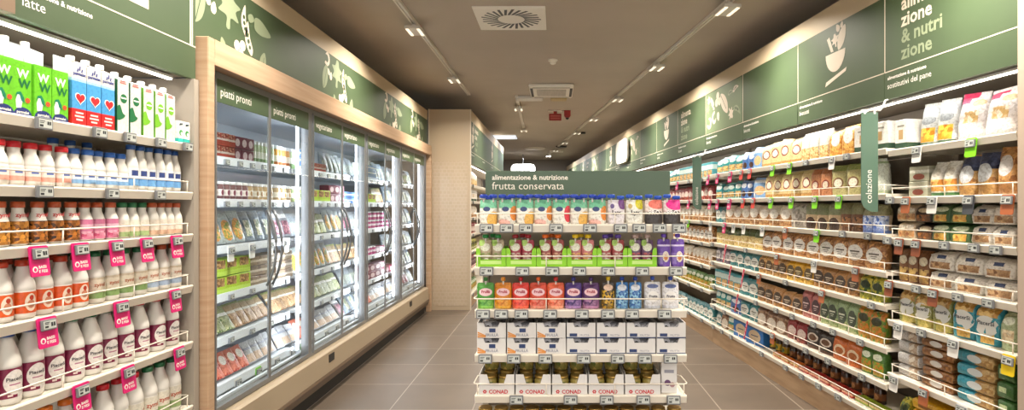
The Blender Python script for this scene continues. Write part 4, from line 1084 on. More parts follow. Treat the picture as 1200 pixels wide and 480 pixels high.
kind('c_white', 'sliced_pack', 'white leaning pack', 'food pack', bag(PC('whitep', '#b4b6bc', [('n', .05, .4, .1, .9, '#b39a86', '#c4a890', 40), ('b', .6, .7, '#8a90a0')]), .15, .02), .05)
kind('c_magenta', 'dessert_tub', 'magenta chilled cup', 'tub', pot('mag', '#b03a78', [('b', .4, .7, '#ecdde6')], .09, .03), .06)
kind('c_silver', 'food_pouch', 'silver-grey chilled pouch', 'food pack', bag(PC('sil', '#888f96', [('n', .1, .6, .1, .9, '#7f8a8a', '#b4b8ac', 45)]), .18, .05), .05)
F = COOL
COOLSH = ['top', 'second', 'third', 'fourth', 'fifth', 'lowest']
plan = [  # per door and shelf: (kind, count, stack, step, tilt)
    [[('c_red', 2, 2, .078, 0), ('c_plum', 2, 2, .078, 0), ('c_pale', 5, 1, 0, 0)], [('c_dark', 5, 1, 0, 0), ('c_beige', 4, 1, 0, 0)], [('c_window', 2, 1, 0, -.25), ('c_greyw', 2, 1, 0, -.25)], [('c_lime', 2, 2, .105, 0), ('c_brown', 2, 3, .065, 0)], [('c_leang', 2, 1, 0, -.6), ('c_lean', 4, 1, 0, -.6)], [('c_meat', 3, 1, 0, -.5), ('c_white', 3, 1, 0, -.5)]],
    [[('c_amber', 4, 1, 0, 0), ('c_pale', 2, 1, 0, 0), ('c_blue', 2, 3, .053, 0)], [('c_beige', 3, 1, 0, 0), ('c_green', 3, 1, 0, 0)], [('c_wine', 2, 1, 0, -.25), ('c_silver', 2, 1, 0, -.25)], [('c_brown', 2, 3, .065, 0), ('c_window', 2, 1, 0, -.2)], [('c_lean', 5, 1, 0, -.6)], [('c_white', 3, 1, 0, -.5), ('c_meat', 2, 1, 0, -.5)]],
    [[('c_red', 2, 1, 0, 0), ('c_silver', 3, 1, 0, -.2)], [('c_lime', 2, 1, 0, 0), ('c_plum', 2, 2, .078, 0)], [('c_leang', 2, 1, 0, -.3), ('c_window', 2, 1, 0, -.25)], [('c_window', 3, 1, 0, -.25), ('c_lean', 2, 1, 0, -.4)], [('c_leang', 5, 1, 0, -.5)], [('c_white', 3, 1, 0, -.6), ('c_wine', 1, 1, 0, -.6)]],
    [[('c_silver', 3, 1, 0, -.2), ('c_pale', 3, 1, 0, 0)], [('c_blue', 3, 2, .053, 0)], [('c_wine', 2, 1, 0, -.25), ('c_silver', 2, 1, 0, -.2)], [('c_lean', 3, 1, 0, -.4)], [('c_silver', 3, 1, 0, -.4)], [('c_greyw', 3, 1, 0, -.5)]],
    [[('c_blue', 3, 3, .053, 0), ('c_greyw', 2, 1, 0, -.2)], [('c_lime', 2, 1, 0, 0), ('c_lean', 2, 1, 0, -.3)], [('c_magenta', 4, 2, .094, 0)], [('c_magenta', 3, 1, 0, 0), ('c_plum', 2, 1, 0, 0)], [('c_plum', 3, 2, .078, 0)], [('c_meat', 1, 1, 0, -.5), ('c_white', 2, 1, 0, -.5)]],
    [[('c_silver', 4, 1, 0, -.2)], [('c_greyw', 3, 1, 0, -.2)], [('c_magenta', 4, 1, 0, 0)], [('c_silver', 3, 1, 0, -.2)], [('c_plum', 3, 1, 0, 0)], [('c_white', 3, 1, 0, -.5)]],
    [[('c_silver', 3, 1, 0, -.2), ('c_pale', 2, 1, 0, 0)], [('c_greyw', 3, 1, 0, -.2)], [('c_silver', 3, 1, 0, -.2)], [('c_greyw', 3, 1, 0, -.2)], [('c_silver', 3, 1, 0, -.3)], [('c_wine', 3, 1, 0, -.4)]],
    [[('c_greyw', 3, 1, 0, -.2)], [('c_silver', 3, 1, 0, -.2)], [('c_greyw', 3, 1, 0, -.2)], [('c_silver', 3, 1, 0, -.2)], [('c_greyw', 3, 1, 0, -.3)], [('c_silver', 3, 1, 0, -.4)]]]
for dno, shelves in enumerate(plan):
    y0, y1 = ((3.30, 4.02), (4.05, 4.56), (4.63, 5.33), (5.36, 5.80), (5.92, 6.62), (6.66, 7.08), (7.18, 7.62), (7.65, 7.88))[dno]; L = y1 - y0
    for si, segs in enumerate(shelves):
        u = y0
        q_ = (1.3, 1.0, 1.3, .9, 1.35, .9, .9, .5)[dno]; segs = [(k, max(1, round(n * q_)), st, dz, tl) for k, n, st, dz, tl in segs]
        tot = sum(n * (1.6 if KIND[k][2] in ('tub', 'yogurt pack', 'food tray') else 1.9 if k == 'c_lime' else 1.0 if KIND[k][2] in ('bottle', 'jar') else 1.8) for k, n, *_ in segs)
        where = f'{COOLSH[si]} shelf, {ORD[dno]} cooler door'
        for k, n, st, dz, tl in segs:
            wt = 1.6 if KIND[k][2] in ('tub', 'yogurt pack', 'food tray') else 1.9 if k == 'c_lime' else 1.0 if KIND[k][2] in ('bottle', 'jar') else 1.8
            ln = L * n * wt / tot
            d0 = .14 if si < 5 else .10
            seg(F, k, u, u + ln, n, CZ[si] + (.004 if tl else 0) , where, f'chilled goods behind the {NUM[dno // 2]} cooler doors', v=d0 + (.02 if tl < -.3 else .012), stack=st, dz=dz, tilt=tl, jit=.03, turn=-.12)
            u += ln
        nt_ = (5, 5, 4, 3, 3, 2, 2, 2)[dno] if si < 2 else (3, 3, 3, 2, 2, 2, 1, 1)[dno]
        for q in range(nt_):
            uu = y0 + L * (q + .5) / nt_
            c = 'grey'
            if si == 2 and dno < 2: c = 'white'
            if si == 5: c = 'lime' if (q == 1 and dno < 2) else 'white'
            ptag(F, uu, CZ[si] + .002, f'{COOLSH[si]} shelf, {ORD[dno]} cooler door', c, small=True, v=.125 if si < 5 else .085, tilt=0)
# ================================================================== gondola end, mid aisle
PG = lambda n, b, l, **k: pack('gon_' + n, b, l, **k)
def gx(*xs): return [x - .5 for x in xs]
def gput(key, xs, w, z, where, v=.03, tilt=0.0, single=False, behind=''):
    name, desc, cat, make, d = KIND[key]
    if behind: desc = behind + ' ' + desc
    for x in xs:
        lab = label_for(desc, where, single or len(xs) == 1)
        spawn(key, w, GON.at(x, v + d / 2, z + .0008), (tilt, 0, RND.uniform(-.06, .06)), lab, 'fruit goods on ' + where, RND.randrange(3))
WIDE = [(0, .94), (.08, 1), (.5, 1), (.85, .98), (1, .92)]
kind('g_mint_y', 'fruit_puree_multipack', 'white and mint fruit multipack with yellow fruit', 'fruit pouch', pouch(PG('my', '#e9e8e0', [('b', .66, 1, '#7fc8a4'), ('o', .85, .18, .4, .34, '#e3b45a'), ('o', .42, .62, .2, .1, '#3a4a78')]), .142, .055, '#1f3fae', 3, shape=WIDE, capr=.019), .055)
kind('g_mint_o', 'fruit_puree_multipack', 'white and mint fruit multipack with orange fruit', 'fruit pouch', pouch(PG('mo', '#e9e8e0', [('b', .66, 1, '#78c49e'), ('o', .9, .45, .22, .3, '#e08a3a'), ('o', .42, .62, .2, .1, '#3a4a78'), ('o', .3, .05, .4, .16, '#e8b8b0')]), .142, .055, '#1f3fae', 3, shape=WIDE, capr=.019), .055)
kind('g_mint_r', 'fruit_puree_multipack', 'white and mint fruit multipack with red fruit', 'fruit pouch', pouch(PG('mr', '#e9e8e0', [('b', .66, 1, '#78c49e'), ('o', .9, .42, .22, .34, '#d8404e'), ('o', .42, .62, .2, .1, '#3a4a78')]), .142, .055, '#1f3fae', 3, shape=WIDE, capr=.019), .055)
kind('g_lyx_p', 'fruit_puree_multipack', 'plain white fruit multipack with purple fruit corner', 'fruit pouch', pouch(PG('lp', '#e4e0e6', [('o', .88, .86, .26, .26, '#7a4a8e'), ('o', .28, .74, .12, .1, '#6a5a8e')]), .142, .055, '#1f4fb8', 2, text=('Lyx', .36, .40, '#2c2c34'), shape=WIDE, capr=.019), .055)
kind('g_lyx_y', 'fruit_puree_multipack', 'plain white fruit multipack with yellow fruit corner', 'fruit pouch', pouch(PG('ly', '#e8e8e0', [('o', .82, .84, .28, .24, '#d8cf2e'), ('o', .24, .74, .12, .1, '#c8b070')]), .142, .055, '#1f4fb8', 2, text=('Lyx', .36, .40, '#2c2c34'), shape=WIDE, capr=.019), .055)
kind('g_pro_o', 'fruit_puree_multipack', 'dark-based fruit multipack with coral fruit top', 'fruit pouch', pouch(PG('po', '#ecdcd6', [('o', .55, 0, .75, .58, '#3a3638'), ('o', .7, .82, .5, .2, '#e8786a')]), .142, .055, '#1f4fb8', 2, text=('PRO', .34, .40, '#f2eeee'), shape=WIDE, capr=.019), .055)
kind('g_pro_p', 'fruit_puree_multipack', 'dark-based fruit multipack with pink fruit top', 'fruit pouch', pouch(PG('pp', '#ecdcde', [('o', .55, 0, .75, .58, '#3a3638'), ('o', .7, .82, .55, .24, '#e0358e')]), .142, .055, '#1f4fb8', 2, text=('PRO', .34, .40, '#f2eeee'), shape=WIDE, capr=.019), .055)
W0 = 'top gondola shelf'
gput('g_mint_y', gx(.060), .084, GZ[0], W0 + ' left end')
gput('g_mint_o', gx(.150, .322), .084, GZ[0], W0)
gput('g_mint_y', gx(.236, .494), .084, GZ[0], W0)
gput('g_mint_r', gx(.408), .084, GZ[0], W0)
gput('g_mint_o', gx(.582), .084, GZ[0], W0 + ' beside white packs')
gput('g_lyx_p', gx(.672), .082, GZ[0], W0); gput('g_lyx_y', gx(.760), .082, GZ[0], W0)
gput('g_pro_o', gx(.852), .084, GZ[0], W0); gput('g_pro_p', gx(.940), .082, GZ[0], W0)
# second shelf: lime trays with small pouches standing in them
LIME = solid('lime_tray', '#8ccf1e', .45)
def ears(mb, w, h, y):
    mb.flat(circ(-w * .44, h * .62, .008, 10), y, 0); return inks('#dcefb0')
def lime_tray(w, seed=1):
    a = w / 2; d = .15; h = .088
    front = [(-a, 0), (a, 0), (a, h * .9), (a * .98, h), (a * .80, h), (a * .72, h * .85), (a * .69, .034), (-a * .69, .034), (-a * .72, h * .85), (-a * .80, h), (-a * .98, h), (-a, h * .9)]
    mb = MB().prism(front, -d / 2, -d / 2 + .003).box(-a, a, d / 2 - .003, d / 2, 0, h)
    mb.box(-a, -a + .003, -d / 2 + .003, d / 2 - .003, 0, h * .9).box(a - .003, a, -d / 2 + .003, d / 2 - .003, 0, h * .9).box(-a + .003, a - .003, -d / 2 + .003, d / 2 - .003, 0, .003)
    mb2 = MB(); mb2.flat(circ(-a * .86, h * .62, .007, 10), -d / 2 - .001, 0); mb2.box(-a * .7, a * .7, -d / 2 - .0008, -d / 2 - .0002, .012, .028)
    return [('tray', mb.mesh('tray', LIME), None), ('print', mb2.mesh('print', inks('#c6e88a')), None)]
kind('g_tray', 'display_tray', 'lime green display tray of small pouches', 'tray', lime_tray, .15)
ty = [.004, .147, .291, .435, .579, .723, .862]
caps2 = [('green', '#17803a', '#b7a58a', '#8a9a5a'), ('dark red', '#9a1c2a', '#a83a4e', '#d8c8b8'), ('orange', '#e06a1e', '#a04a48', '#e0b090'), ('yellow', '#e8c41e', '#c8787a', '#e8b868'), ('purple', '#5a3f9e', '#a8484a', '#d8c4b8'), ('pale pink', '#b9a09a', '#6a4a6e', '#c85a5a')]
W1 = 'second gondola shelf'
for i, (nm, cc, c1, c2) in enumerate(caps2):
    w = ty[i + 1] - ty[i]; xc = (ty[i] + ty[i + 1]) / 2 - .5
    spawn('g_tray', w * .985, GON.at(xc, .02 + .075, GZ[1] + .0008), (0, 0, 0), f'{ORD[i]} lime green pouch tray from the left on {W1}', 'lime green trays on the second gondola shelf')
    kk = 'g_small' + str(i)
    kind(kk, 'fruit_pouch', f'small fruit pouch with {nm} cap', 'fruit pouch', pouch(PG('s%d' % i, c1, [('o', .5, .72, .38, .16, '#e3e4d2'), ('o', .2, .9, .25, .14, '#a9cf6a'), ('n', .05, .5, .1, .9, c1, c2, 50), ('o', .6, .2, .18, .1, '#efe6dc')]), .148, .04, cc, 1, capr=.0155), .04)
    gput(kk, [xc - w * .21, xc + w * .21], w * .42, GZ[1] + .0035, W1, v=.035)
    gput(kk, [xc + w * .0], w * .46, GZ[1] + .0035, W1, v=.10, behind='rear')
kind('g_violet', 'fruit_pouch', 'tall violet fruit pouch with violet cap', 'fruit pouch', pouch(PG('vio', '#6a48a8', [('b', .74, .80, '#d8cdea'), ('o', .62, .36, .24, .2, '#e8ddd0'), ('o', .62, .33, .14, .1, '#d88a4a'), ('r', 0, .4, .1, .5, '#8a72bc')]), .155, .045, '#6a4ab8', 1, capr=.0125), .045)
gput('g_violet', gx(.900, .966), .064, GZ[1], W1)
# third shelf pouches
row3 = [('green', '#4f9a3a', '#8ac85a', '#2e7a34', .047), ('orange', '#e08a1e', '#f0b84a', '#e8962a', .131), ('bright red', '#d8352a', '#f0765a', '#b81e28', .215), ('coral', '#e0523a', '#f2a08a', '#e86a1e', .299), ('salmon', '#e2623e', '#f4b090', '#c8302a', .383), ('dark purple', '#4a2f7a', '#b890c8', '#3a3a8a', .467), ('plum purple', '#5a2f6a', '#c890b8', '#4a2f6a', .551)]
W2 = 'third gondola shelf'
for nm, c1, c2, cc, x in row3:
    kk = 'g3_' + nm.replace(' ', '')
    kind(kk, 'fruit_pouch', f'{nm} fruit pouch with pink oval emblem', 'fruit pouch', pouch(PG(kk, c1, [('n', .02, .4, .05, .95, c1, c2, 45), ('b', .0, .1, c2)]), .148, .045, cc, 1, oval=(0, .64, .38, .15, '#ecc6cc'), text=('Frullà', .22, .61, '#a83048')), .045)
    gput(kk, [x - .5], .083, GZ[2], W2)
kind('g3_black', 'fruit_pouch', 'black and yellow patterned fruit pouch', 'fruit pouch', pouch(PG('bk', '#3a3230', [('n', .0, .7, 0, 1, '#2a2422', '#e8b83a', 70), ('o', .5, .8, .36, .12, '#e8c8b0')]), .150, .045, '#d8b820', 1), .045)
kind('g3_blue', 'fruit_pouch', 'bright blue patterned fruit pouch', 'fruit pouch', pouch(PG('bl', '#2a78c0', [('n', .0, .75, 0, 1, '#1a5aa8', '#9ad0ee', 70), ('o', .5, .8, .36, .12, '#dfe6f0')]), .150, .045, '#1f3f9e', 1), .045)
kind('g3_white', 'fruit_pouch', 'plain white fruit pouch with blue cap', 'fruit pouch', pouch(PG('wh', '#dedee2', [('o', .5, .84, .34, .08, '#5a6a9e'), ('b', .0, .12, '#c6cad6')]), .152, .045, '#2346a8', 1, oval=(0, .46, .36, .2, '#eceae8'), text=('Frutta', .2, .43, '#4a4a58')), .045)
gput('g3_black', gx(.634), .062, GZ[2], W2); gput('g3_blue', gx(.700, .764), .06, GZ[2], W2); gput('g3_white', gx(.846, .932), .08, GZ[2], W2)
# fourth shelf: two layers of white multipack cases
WC = solid('case_white', '#e2e0de', .5)
def case_print(kindn):
    def f(mb, w, h, y):
        if kindn == 0:
            for j in range(3): mb.flat([(-w * .48, h * (.04 + .14 * j)), (-w * .2, h * (.04 + .04 * j)), (-w * .2, h * (.10 + .04 * j)), (-w * .48, h * (.14 + .14 * j))], y, 2)
            mb.flat([(w * .05 * a + .004, h * (.50 + b * .13)) for a, b in ((-2.2, -1), (2.2, -1), (2.2, 1), (-2.2, 1))], y, 0)
            mb.text('FRULLÀ', h * .24, .002, h * .12, y, m=1, align='CENTER', bold=.02)
        else:
            mb.flat([(-w * .4, h * .10), (-w * .14, h * .10), (-w * .14, h * .30), (-w * .4, h * .30)], y, 0); mb.flat([(-w * .5, 0), (w * .5, 0), (w * .5, h * .06), (-w * .5, h * .06)], y, 0)
            mb.text('FRUTTA', h * .17, w * .12, h * .13, y, m=1, align='CENTER')
        return inks('#2c3f6e', '#8d90a0', '#e0964a')
    return f
kind('g_case_a', 'multipack_case', 'white open case with orange stripes', 'carton', tray_case(WC, .072, .2, (.55, .45, .72), case_print(0)), .2)
kind('g_case_b', 'multipack_case', 'white open case with navy base', 'carton', tray_case(WC, .072, .2, (.55, .45, .72), case_print(1)), .2)
kind('g_inner', 'pouch_pack', 'dark pouch pack inside a case', 'fruit pouch', flatpack(PG('inner', '#5a5c66', [('n', 0, 1, .1, .9, '#2a2c34', '#d0d0d8', 30)]), .066, .17), .17)
W3 = 'fourth gondola shelf'
for lvl in range(2):
    for i in range(7):
        kk = 'g_case_a' if i < 3 else 'g_case_b'
        x = .008 + .1415 * (i + .5) - .5; z = GZ[3] + .0008 + lvl * .0745
        spawn(kk, .136, GON.at(x, .012 + .1, z), (0, 0, RND.uniform(-.015, .015)), f'{ORD[i]} white fruit case from the left, {("lower", "upper")[lvl]} layer on {W3}', 'white cases on the fourth gondola shelf')
        spawn('g_inner', .11, GON.at(x, .02 + .1, z + .004), (0, 0, 0), f'dark pouch pack inside {ORD[i]} {("lower", "upper")[lvl]} white case on {W3}', 'pouch packs inside the white cases', i)
# fifth shelf: trays of jars
def conad_print(mb, w, h, y):
    mb.text('CONAD', h * .26, .008, h * .05, y, m=0, align='CENTER', bold=.03)
    for j in range(6):
        a = j * math.pi / 3; mb.flat(circ(-w * .34 + .006 * math.cos(a), h * .14 + .006 * math.sin(a), .0035, 8), y, 0)
    return inks('#c42a34')
GOLD = solid('gold_lid', '#b3924f', .32, .75)
kind('g_jar', 'fruit_jar', 'jar with gold lid', 'jar', jar(.0355, .078, PG('jar', '#9a8a4a', [('n', 0, .8, 0, 1, '#5f6a34', '#c8a85a', 35)], rough=.15, bump=0), GOLD, None), .068)
kind('g_jtray', 'jar_tray', 'white cardboard tray with red lettering', 'tray', tray_case(WC, .094, .2, (.56, .40, .52), conad_print), .2)
W4 = 'fifth gondola shelf'
for i in range(5):
    x = .0175 + .1725 * (i + .5) - .5
    spawn('g_jtray', .166, GON.at(x, .012 + .1, GZ[4] + .0008), (0, 0, 0), f'{ORD[i]} white jar tray with red lettering from the left on {W4}', 'white jar trays on the fifth gondola shelf')
    for a in (-1, 1):
        for b in range(2):
            spawn('g_jar', .068, GON.at(x + a * .039, .054 + b * .078, GZ[4] + .0045), (0, 0, 0), f'{("left", "right")[a > 0]} {("front", "rear")[b]} gold-lidded jar inside {ORD[i]} tray on {W4}', 'gold-lidded jars in the trays')
    for a in (-1, 1):
        spawn('g_jar', .068, GON.at(x + a * .039, .16, GZ[4] + .0830), (0, 0, 0), f'{("left", "right")[a > 0]} gold-lidded jar stacked above {ORD[i]} tray on {W4}', 'gold-lidded jars above the trays')
def carton_print(mb, w, h, y):
    mb.flat(circ(-w * .1, h * .32, w * .2, 12), y, 0); mb.flat(circ(w * .2, h * .26, w * .16, 12), y, 1); mb.flat([(-w * .3, h * .62), (w * .3, h * .62), (w * .3, h * .72), (-w * .3, h * .72)], y, 2)
    return inks('#6a4a72', '#b08a8e', '#9a9aa6')
kind('g_carton', 'snack_carton', 'narrow white carton with purple fruit print', 'carton', boxpack(WC, .155, .12, carton_print), .12)
gput('g_carton', gx(.925), .075, GZ[4], W4)
for i in range(13):
    spawn('g_jar', .068, GON.at(-.455 + .0755 * i, .06, GZ[5] + .0008), (0, 0, 0), f'{ORD[i]} gold-lidded jar from the left on the sixth gondola shelf', 'gold-lidded jars on the sixth gondola shelf')
for i, xs in enumerate(([.058, .152, .242, .384, .543, .687, .774, .869, .960], [.058, .226, .366, .493, .629, .787, .945], [.042, .127, .222, .356, .505, .627, .740, .892], [.052, .186, .334, .513, .673, .800, .920], [.198, .452, .621, .793, .935])):
    for x in xs: ptag(GON, x - .5, GZ[i], SHELF[i] + ' gondola shelf', 'grey', tilt=-.12)

# ================================================================== right-hand shelves
PB = lambda n, b, l, **k: pack('shelf_' + n, b, l, **k)
DK = '#3f362e'
OV = lambda c, t='#4a4038': [('o', .5, .48, .38, .29, c), ('r', .26, .74, .50, .55, t), ('r', .34, .66, .42, .445, t), ('r', .40, .60, .36, .38, t)]
def K(key, desc, base, layers, h=.19, d=.08, style='gusset', name='biscuit_bag', cat='food bag', **k):
    kind(key, name, desc, cat, bag(PB(key, base, layers), h, d, style, **k), d)
K('teal', 'teal biscuit bag', '#2c8d92', [('b', 0, .08, '#bcdad2'), ('o', .5, .70, .36, .13, '#dcece6'), ('n', .12, .44, .15, .85, '#a8783a', '#e8cc8a', 45), ('b', .9, 1, '#7cc0bc')], .165)
K('blue', 'blue biscuit bag', '#4672b4', [('o', .5, .70, .34, .13, '#e2e8f0'), ('o', .5, .26, .26, .16, '#4a2c20'), ('b', .9, 1, '#8fb0dc')], .165)
K('bluebox', 'pale blue biscuit pack with round biscuit', '#7fa6d2', [('o', .5, .36, .34, .22, '#d8b484'), ('b', .72, .86, '#e6ecf2')], .19)
K('ring', 'cream biscuit bag with dark ring emblem', '#d3bd8c', [('o', .5, .52, .30, .20, '#7e2c2c'), ('o', .5, .52, .23, .15, '#ece2cc'), ('b', 0, .14, '#b98f52'), ('b', .86, 1, '#b5a26c')], .20)
K('clear', 'translucent white biscuit bag', '#d9d6cd', [('n', .05, .45, .1, .9, '#b98a4a', '#e2cc9a', 40), ('o', .5, .68, .3, .16, '#eeeae2')], .21)
K('amberbag', 'amber snack bag with white shield label', '#d09a48', [('n', 0, .9, 0, 1, '#b8762c', '#e4b864', 40), ('o', .5, .62, .28, .24, '#e6e6e2')], .19)
K('peach', 'peach biscuit bag with ring emblem', '#c4855c', [('o', .5, .40, .28, .18, '#8e3a30'), ('o', .5, .40, .2, .13, '#e8d6c0'), ('b', .8, 1, '#a8683e')], .19)
K('olive', 'olive-cream biscuit bag with ring emblem', '#b8b07a', [('o', .5, .40, .30, .19, '#7e5a3a'), ('o', .5, .40, .22, .14, '#eee6d2'), ('b', .8, 1, '#8f9a56')], .20)
K('leafw', 'white bag with green round emblem', '#dbe0d4', [('o', .42, .46, .26, .18, '#8fae6a'), ('b', .84, .9, '#9ab08a'), ('b', 0, .1, '#b9c8a6')], .215)
K('mixw', 'white and brown biscuit pack', '#d2c6b4', [('n', 0, .55, 0, 1, '#8a5a34', '#c8a070', 40), ('o', .5, .56, .32, .22, '#e9e4da')], .175)
K('silver', 'grey foil bag', '#a29b92', [('n', .1, .9, 0, 1, '#857e76', '#c2bcb2', 25)], .185)
K('window', 'kraft bag with dark round window', '#c0a684', [('b', .55, 1, '#7f8460'), ('o', .5, .16, .36, .30, '#3c281c')], .183)
K('cocoa', 'dark brown cocoa biscuit bag', '#6a4630', [('b', .6, 1, '#7d7a55'), ('n', .05, .5, .1, .9, '#3a2418', '#9a6a42', 40)], .183)
K('flora', 'cream bag with blue flowers', '#c9b594', [('n', .1, .6, 0, 1, '#3c60b0', '#c8d4ec', 35), ('b', .62, 1, '#84805c'), ('b', 0, .1, '#5f76b0')], .183)
K('gtop', 'green-topped bag of pale biscuits', '#dcc98c', [('b', .60, 1, '#4c5d34'), ('n', .08, .5, .05, .95, '#caa45a', '#f0e0aa', 40)], .172)
K('woval', 'brown biscuit bag with white oval label', '#a87648', [('n', 0, 1, 0, 1, '#8a5a34', '#cc9a62', 40)] + OV('#e9e6e0'), .172)
K('dusk', 'grey-violet biscuit bag', '#6e6478', OV('#d8d2d6'), .152)
K('tealo', 'teal bag with pale oval label', '#3a8088', OV('#dfe2dc'), .155)
K('goldo', 'golden biscuit bag with dark oval label', '#c99450', [('n', 0, 1, 0, 1, '#b07a3a', '#e4bc7a', 40)] + OV('#5c4936', '#d8c8a8'), .152)
K('yello', 'yellow biscuit bag with dark oval label', '#d8a41e', [('n', 0, .3, 0, 1, '#c08a1e', '#f0d070', 40)] + OV('#6a5838', '#e8d8a8'), .152)
K('browno', 'brown bag with dark oval label', '#b48450', [('n', 0, .3, 0, 1, '#7a4c26', '#c09050', 40)] + OV('#54453a', '#d8c8b0'), .152)
K('salad', 'green and yellow patterned bag', '#7a962c', [('n', 0, 1, 0, 1, '#3f5c1e', '#d8cc4a', 28), ('o', .5, .6, .34, .16, '#2f3c22')], .152)
K('pinko', 'dusty pink bag with dark oval label', '#b46a68', [('n', 0, .3, 0, 1, '#9a4a48', '#d09a90', 40)] + OV('#5c4448', '#e0c8c8'), .19)
K('paleg', 'pale green bag with dark oval label', '#8fa57c', [('n', 0, .3, 0, 1, '#7f9a62', '#c4c89a', 40)] + OV('#4d5648', '#d8dcc8'), .19)
K('saladb', 'orange and green patterned bag', '#8a8a3a', [('n', 0, 1, 0, 1, '#c87a2e', '#5f8a2e', 28), ('o', .5, .66, .34, .14, '#3a3c22')], .19)
K('tri', 'brown bag with white triangle label', '#8a6a52', [('n', 0, 1, 0, 1, '#6f4e38', '#a8886a', 35), ('o', .5, .34, .34, .3, '#e0d6ca'), ('b', .78, 1, '#6f4c3a')], .155)
K('dred', 'dark red bag with pale emblem', '#8a2c30', [('o', .5, .42, .34, .24, '#e0ccc4'), ('n', 0, .25, 0, 1, '#5f1c1e', '#b06050', 35)], .158)
K('blackb', 'black bag with white round emblem', '#332a26', [('o', .5, .5, .36, .2, '#cfc4b8'), ('o', .5, .5, .26, .14, '#6a4a34'), ('b', .0, .12, '#5a3a28')], .158)
K('orangeb', 'orange bag with oval label', '#c8692c', [('o', .5, .42, .34, .22, '#e6cfae'), ('o', .5, .4, .24, .14, '#a8602e')], .158)
K('greenp', 'green bag with orange food print', '#4f7a34', [('n', .05, .55, .1, .9, '#c8822e', '#7aa83e', 32), ('o', .5, .72, .34, .12, '#dfe6d0')], .158)
def boxprint(c, c2):
    def f(mb, w, h, y):
        mb.flat([(-w * .18, h * .34), (w * .18, h * .34), (w * .18, h * .66), (-w * .18, h * .66)], y, 0); mb.flat([(-w * .28, h * .76), (w * .28, h * .76), (w * .28, h * .82), (-w * .28, h * .82)], y, 1)
        return inks(c, c2)
    return f
kind('wbox', 'biscuit_box', 'white biscuit box with dark green base', 'food box', boxpack(PB('wbox', '#e2dfd9', [('b', 0, .22, '#2f4636')], bump=0), .17, .14, boxprint('#b8986a', '#8f8a80')), .14)
kind('tbox', 'biscuit_box', 'teal and white biscuit box', 'food box', boxpack(PB('tbox', '#4f99a4', [('b', .55, .85, '#cfe0de'), ('n', .08, .5, .15, .85, '#9a6a3a', '#d8b47a', 40)], bump=0), .17, .08), .08)
kind('bbox', 'biscuit_box', 'wide blue biscuit box with beige ovals', 'food box', boxpack(PB('bbox', '#2f6fb4', [('o', .5, .5, .34, .36, '#c8b496'), ('r', .3, .7, .5, .56, '#3a4a6a')], bump=0), .155, .08), .08)
kind('djar', 'spread_jar', 'dark spread jar', 'jar', jar(.036, .115, PB('djar', '#3a2418', [('b', .25, .7, '#7a4a2a'), ('o', .5, .45, .3, .2, '#a8764a')], rough=.2, bump=0), solid('jar_lid_dark', '#4a3226', .4)), .072)
kind('yjar', 'spread_jar', 'yellow-labelled spread jar', 'jar', jar(.036, .115, PB('yjar', '#4a3a1e', [('b', .2, .75, '#b8982e'), ('o', .5, .45, .3, .2, '#3f5a2a')], rough=.2, bump=0), solid('jar_lid_dark', '#4a3226', .4)), .072)
for nm, c in (('red', '#b8322a'), ('orange', '#d8742a'), ('lime', '#9ab02e')):
    kind('bar_' + nm, 'snack_bar_pack', f'low {nm} snack bar pack', 'food pack', flatpack(PB('bar' + nm, c, [('b', .4, .8, '#e0c48a' if nm != 'red' else '#e8b090')]), .035, .07), .07)
def mrow(i, segs, where, zs, v=.038):
    for key, a, b, n in segs:
        seg(RIGHT, key, rpx(a, v), rpx(b, v), n, zs[i], where, f'goods on {where}', v=v, turn=.14, jit=.03, fill=.92)
MW = lambda i: f'{SHELF[i]} biscuit shelf'
M = [[('teal', 839, 869, 4), ('blue', 869, 883, 2), ('bluebox', 883, 892, 1), ('ring', 892, 938, 4), ('clear', 938, 970, 3), ('amberbag', 970, 1001, 2), ('wbox', 1001, 1040, 2)],
     [('teal', 839, 868, 4), ('blue', 868, 882, 2), ('bluebox', 882, 896, 1), ('ring', 896, 950, 5), ('peach', 950, 974, 2), ('olive', 974, 1009, 2), ('leafw', 1010, 1034, 1)],
     [('tealo', 839, 850, 2), ('mixw', 850, 926, 7), ('silver', 926, 943, 1), ('window', 943, 984, 3), ('cocoa', 984, 1009, 2), ('flora', 1009, 1034, 2)],
     [('gtop', 839, 893, 7), ('woval', 893, 1034, 9)],
     [('dusk', 839, 855, 3), ('tealo', 855, 888, 4), ('goldo', 888, 921, 4), ('yello', 921, 952, 3), ('browno', 952, 1006, 4), ('salad', 1006, 1034, 2)],
     [('tbox', 839, 868, 4), ('tealo', 868, 887, 2), ('browno', 887, 939, 5), ('pinko', 939, 960, 2), ('paleg', 960, 1003, 4), ('saladb', 1003, 1034, 2)],
     [('teal', 839, 856, 3), ('blue', 856, 868, 1), ('tealo', 868, 887, 2), ('tri', 887, 921, 3), ('dred', 921, 945, 2), ('blackb', 945, 974, 2), ('orangeb', 974, 1008, 2), ('greenp', 1008, 1034, 2)],
     [('tealo', 839, 845, 1), ('tri', 845, 853, 1), ('teal', 853, 861, 1), ('bbox', 861, 892, 2)]]
KIND['teal7'] = KIND['teal']
for i, segs in enumerate(M): mrow(i, segs, MW(i), MZ)
seg(RIGHT, 'yjar', rpx(893, .12), rpx(922, .12), 4, MZ[7], MW(7), 'jars low in the biscuit bay', v=.12, w=.072)
seg(RIGHT, 'djar', rpx(922, .12), rpx(1034, .12), 10, MZ[7], MW(7), 'jars low in the biscuit bay', v=.12, w=.072)
for nm, a, b, n in (('orange', 905, 935, 3), ('red', 936, 1000, 5), ('lime', 1001, 1035, 2)):
    seg(RIGHT, 'bar_' + nm, rpx(a), rpx(b), n, MZ[7], MW(7), 'snack bars low in the biscuit bay', v=.03)
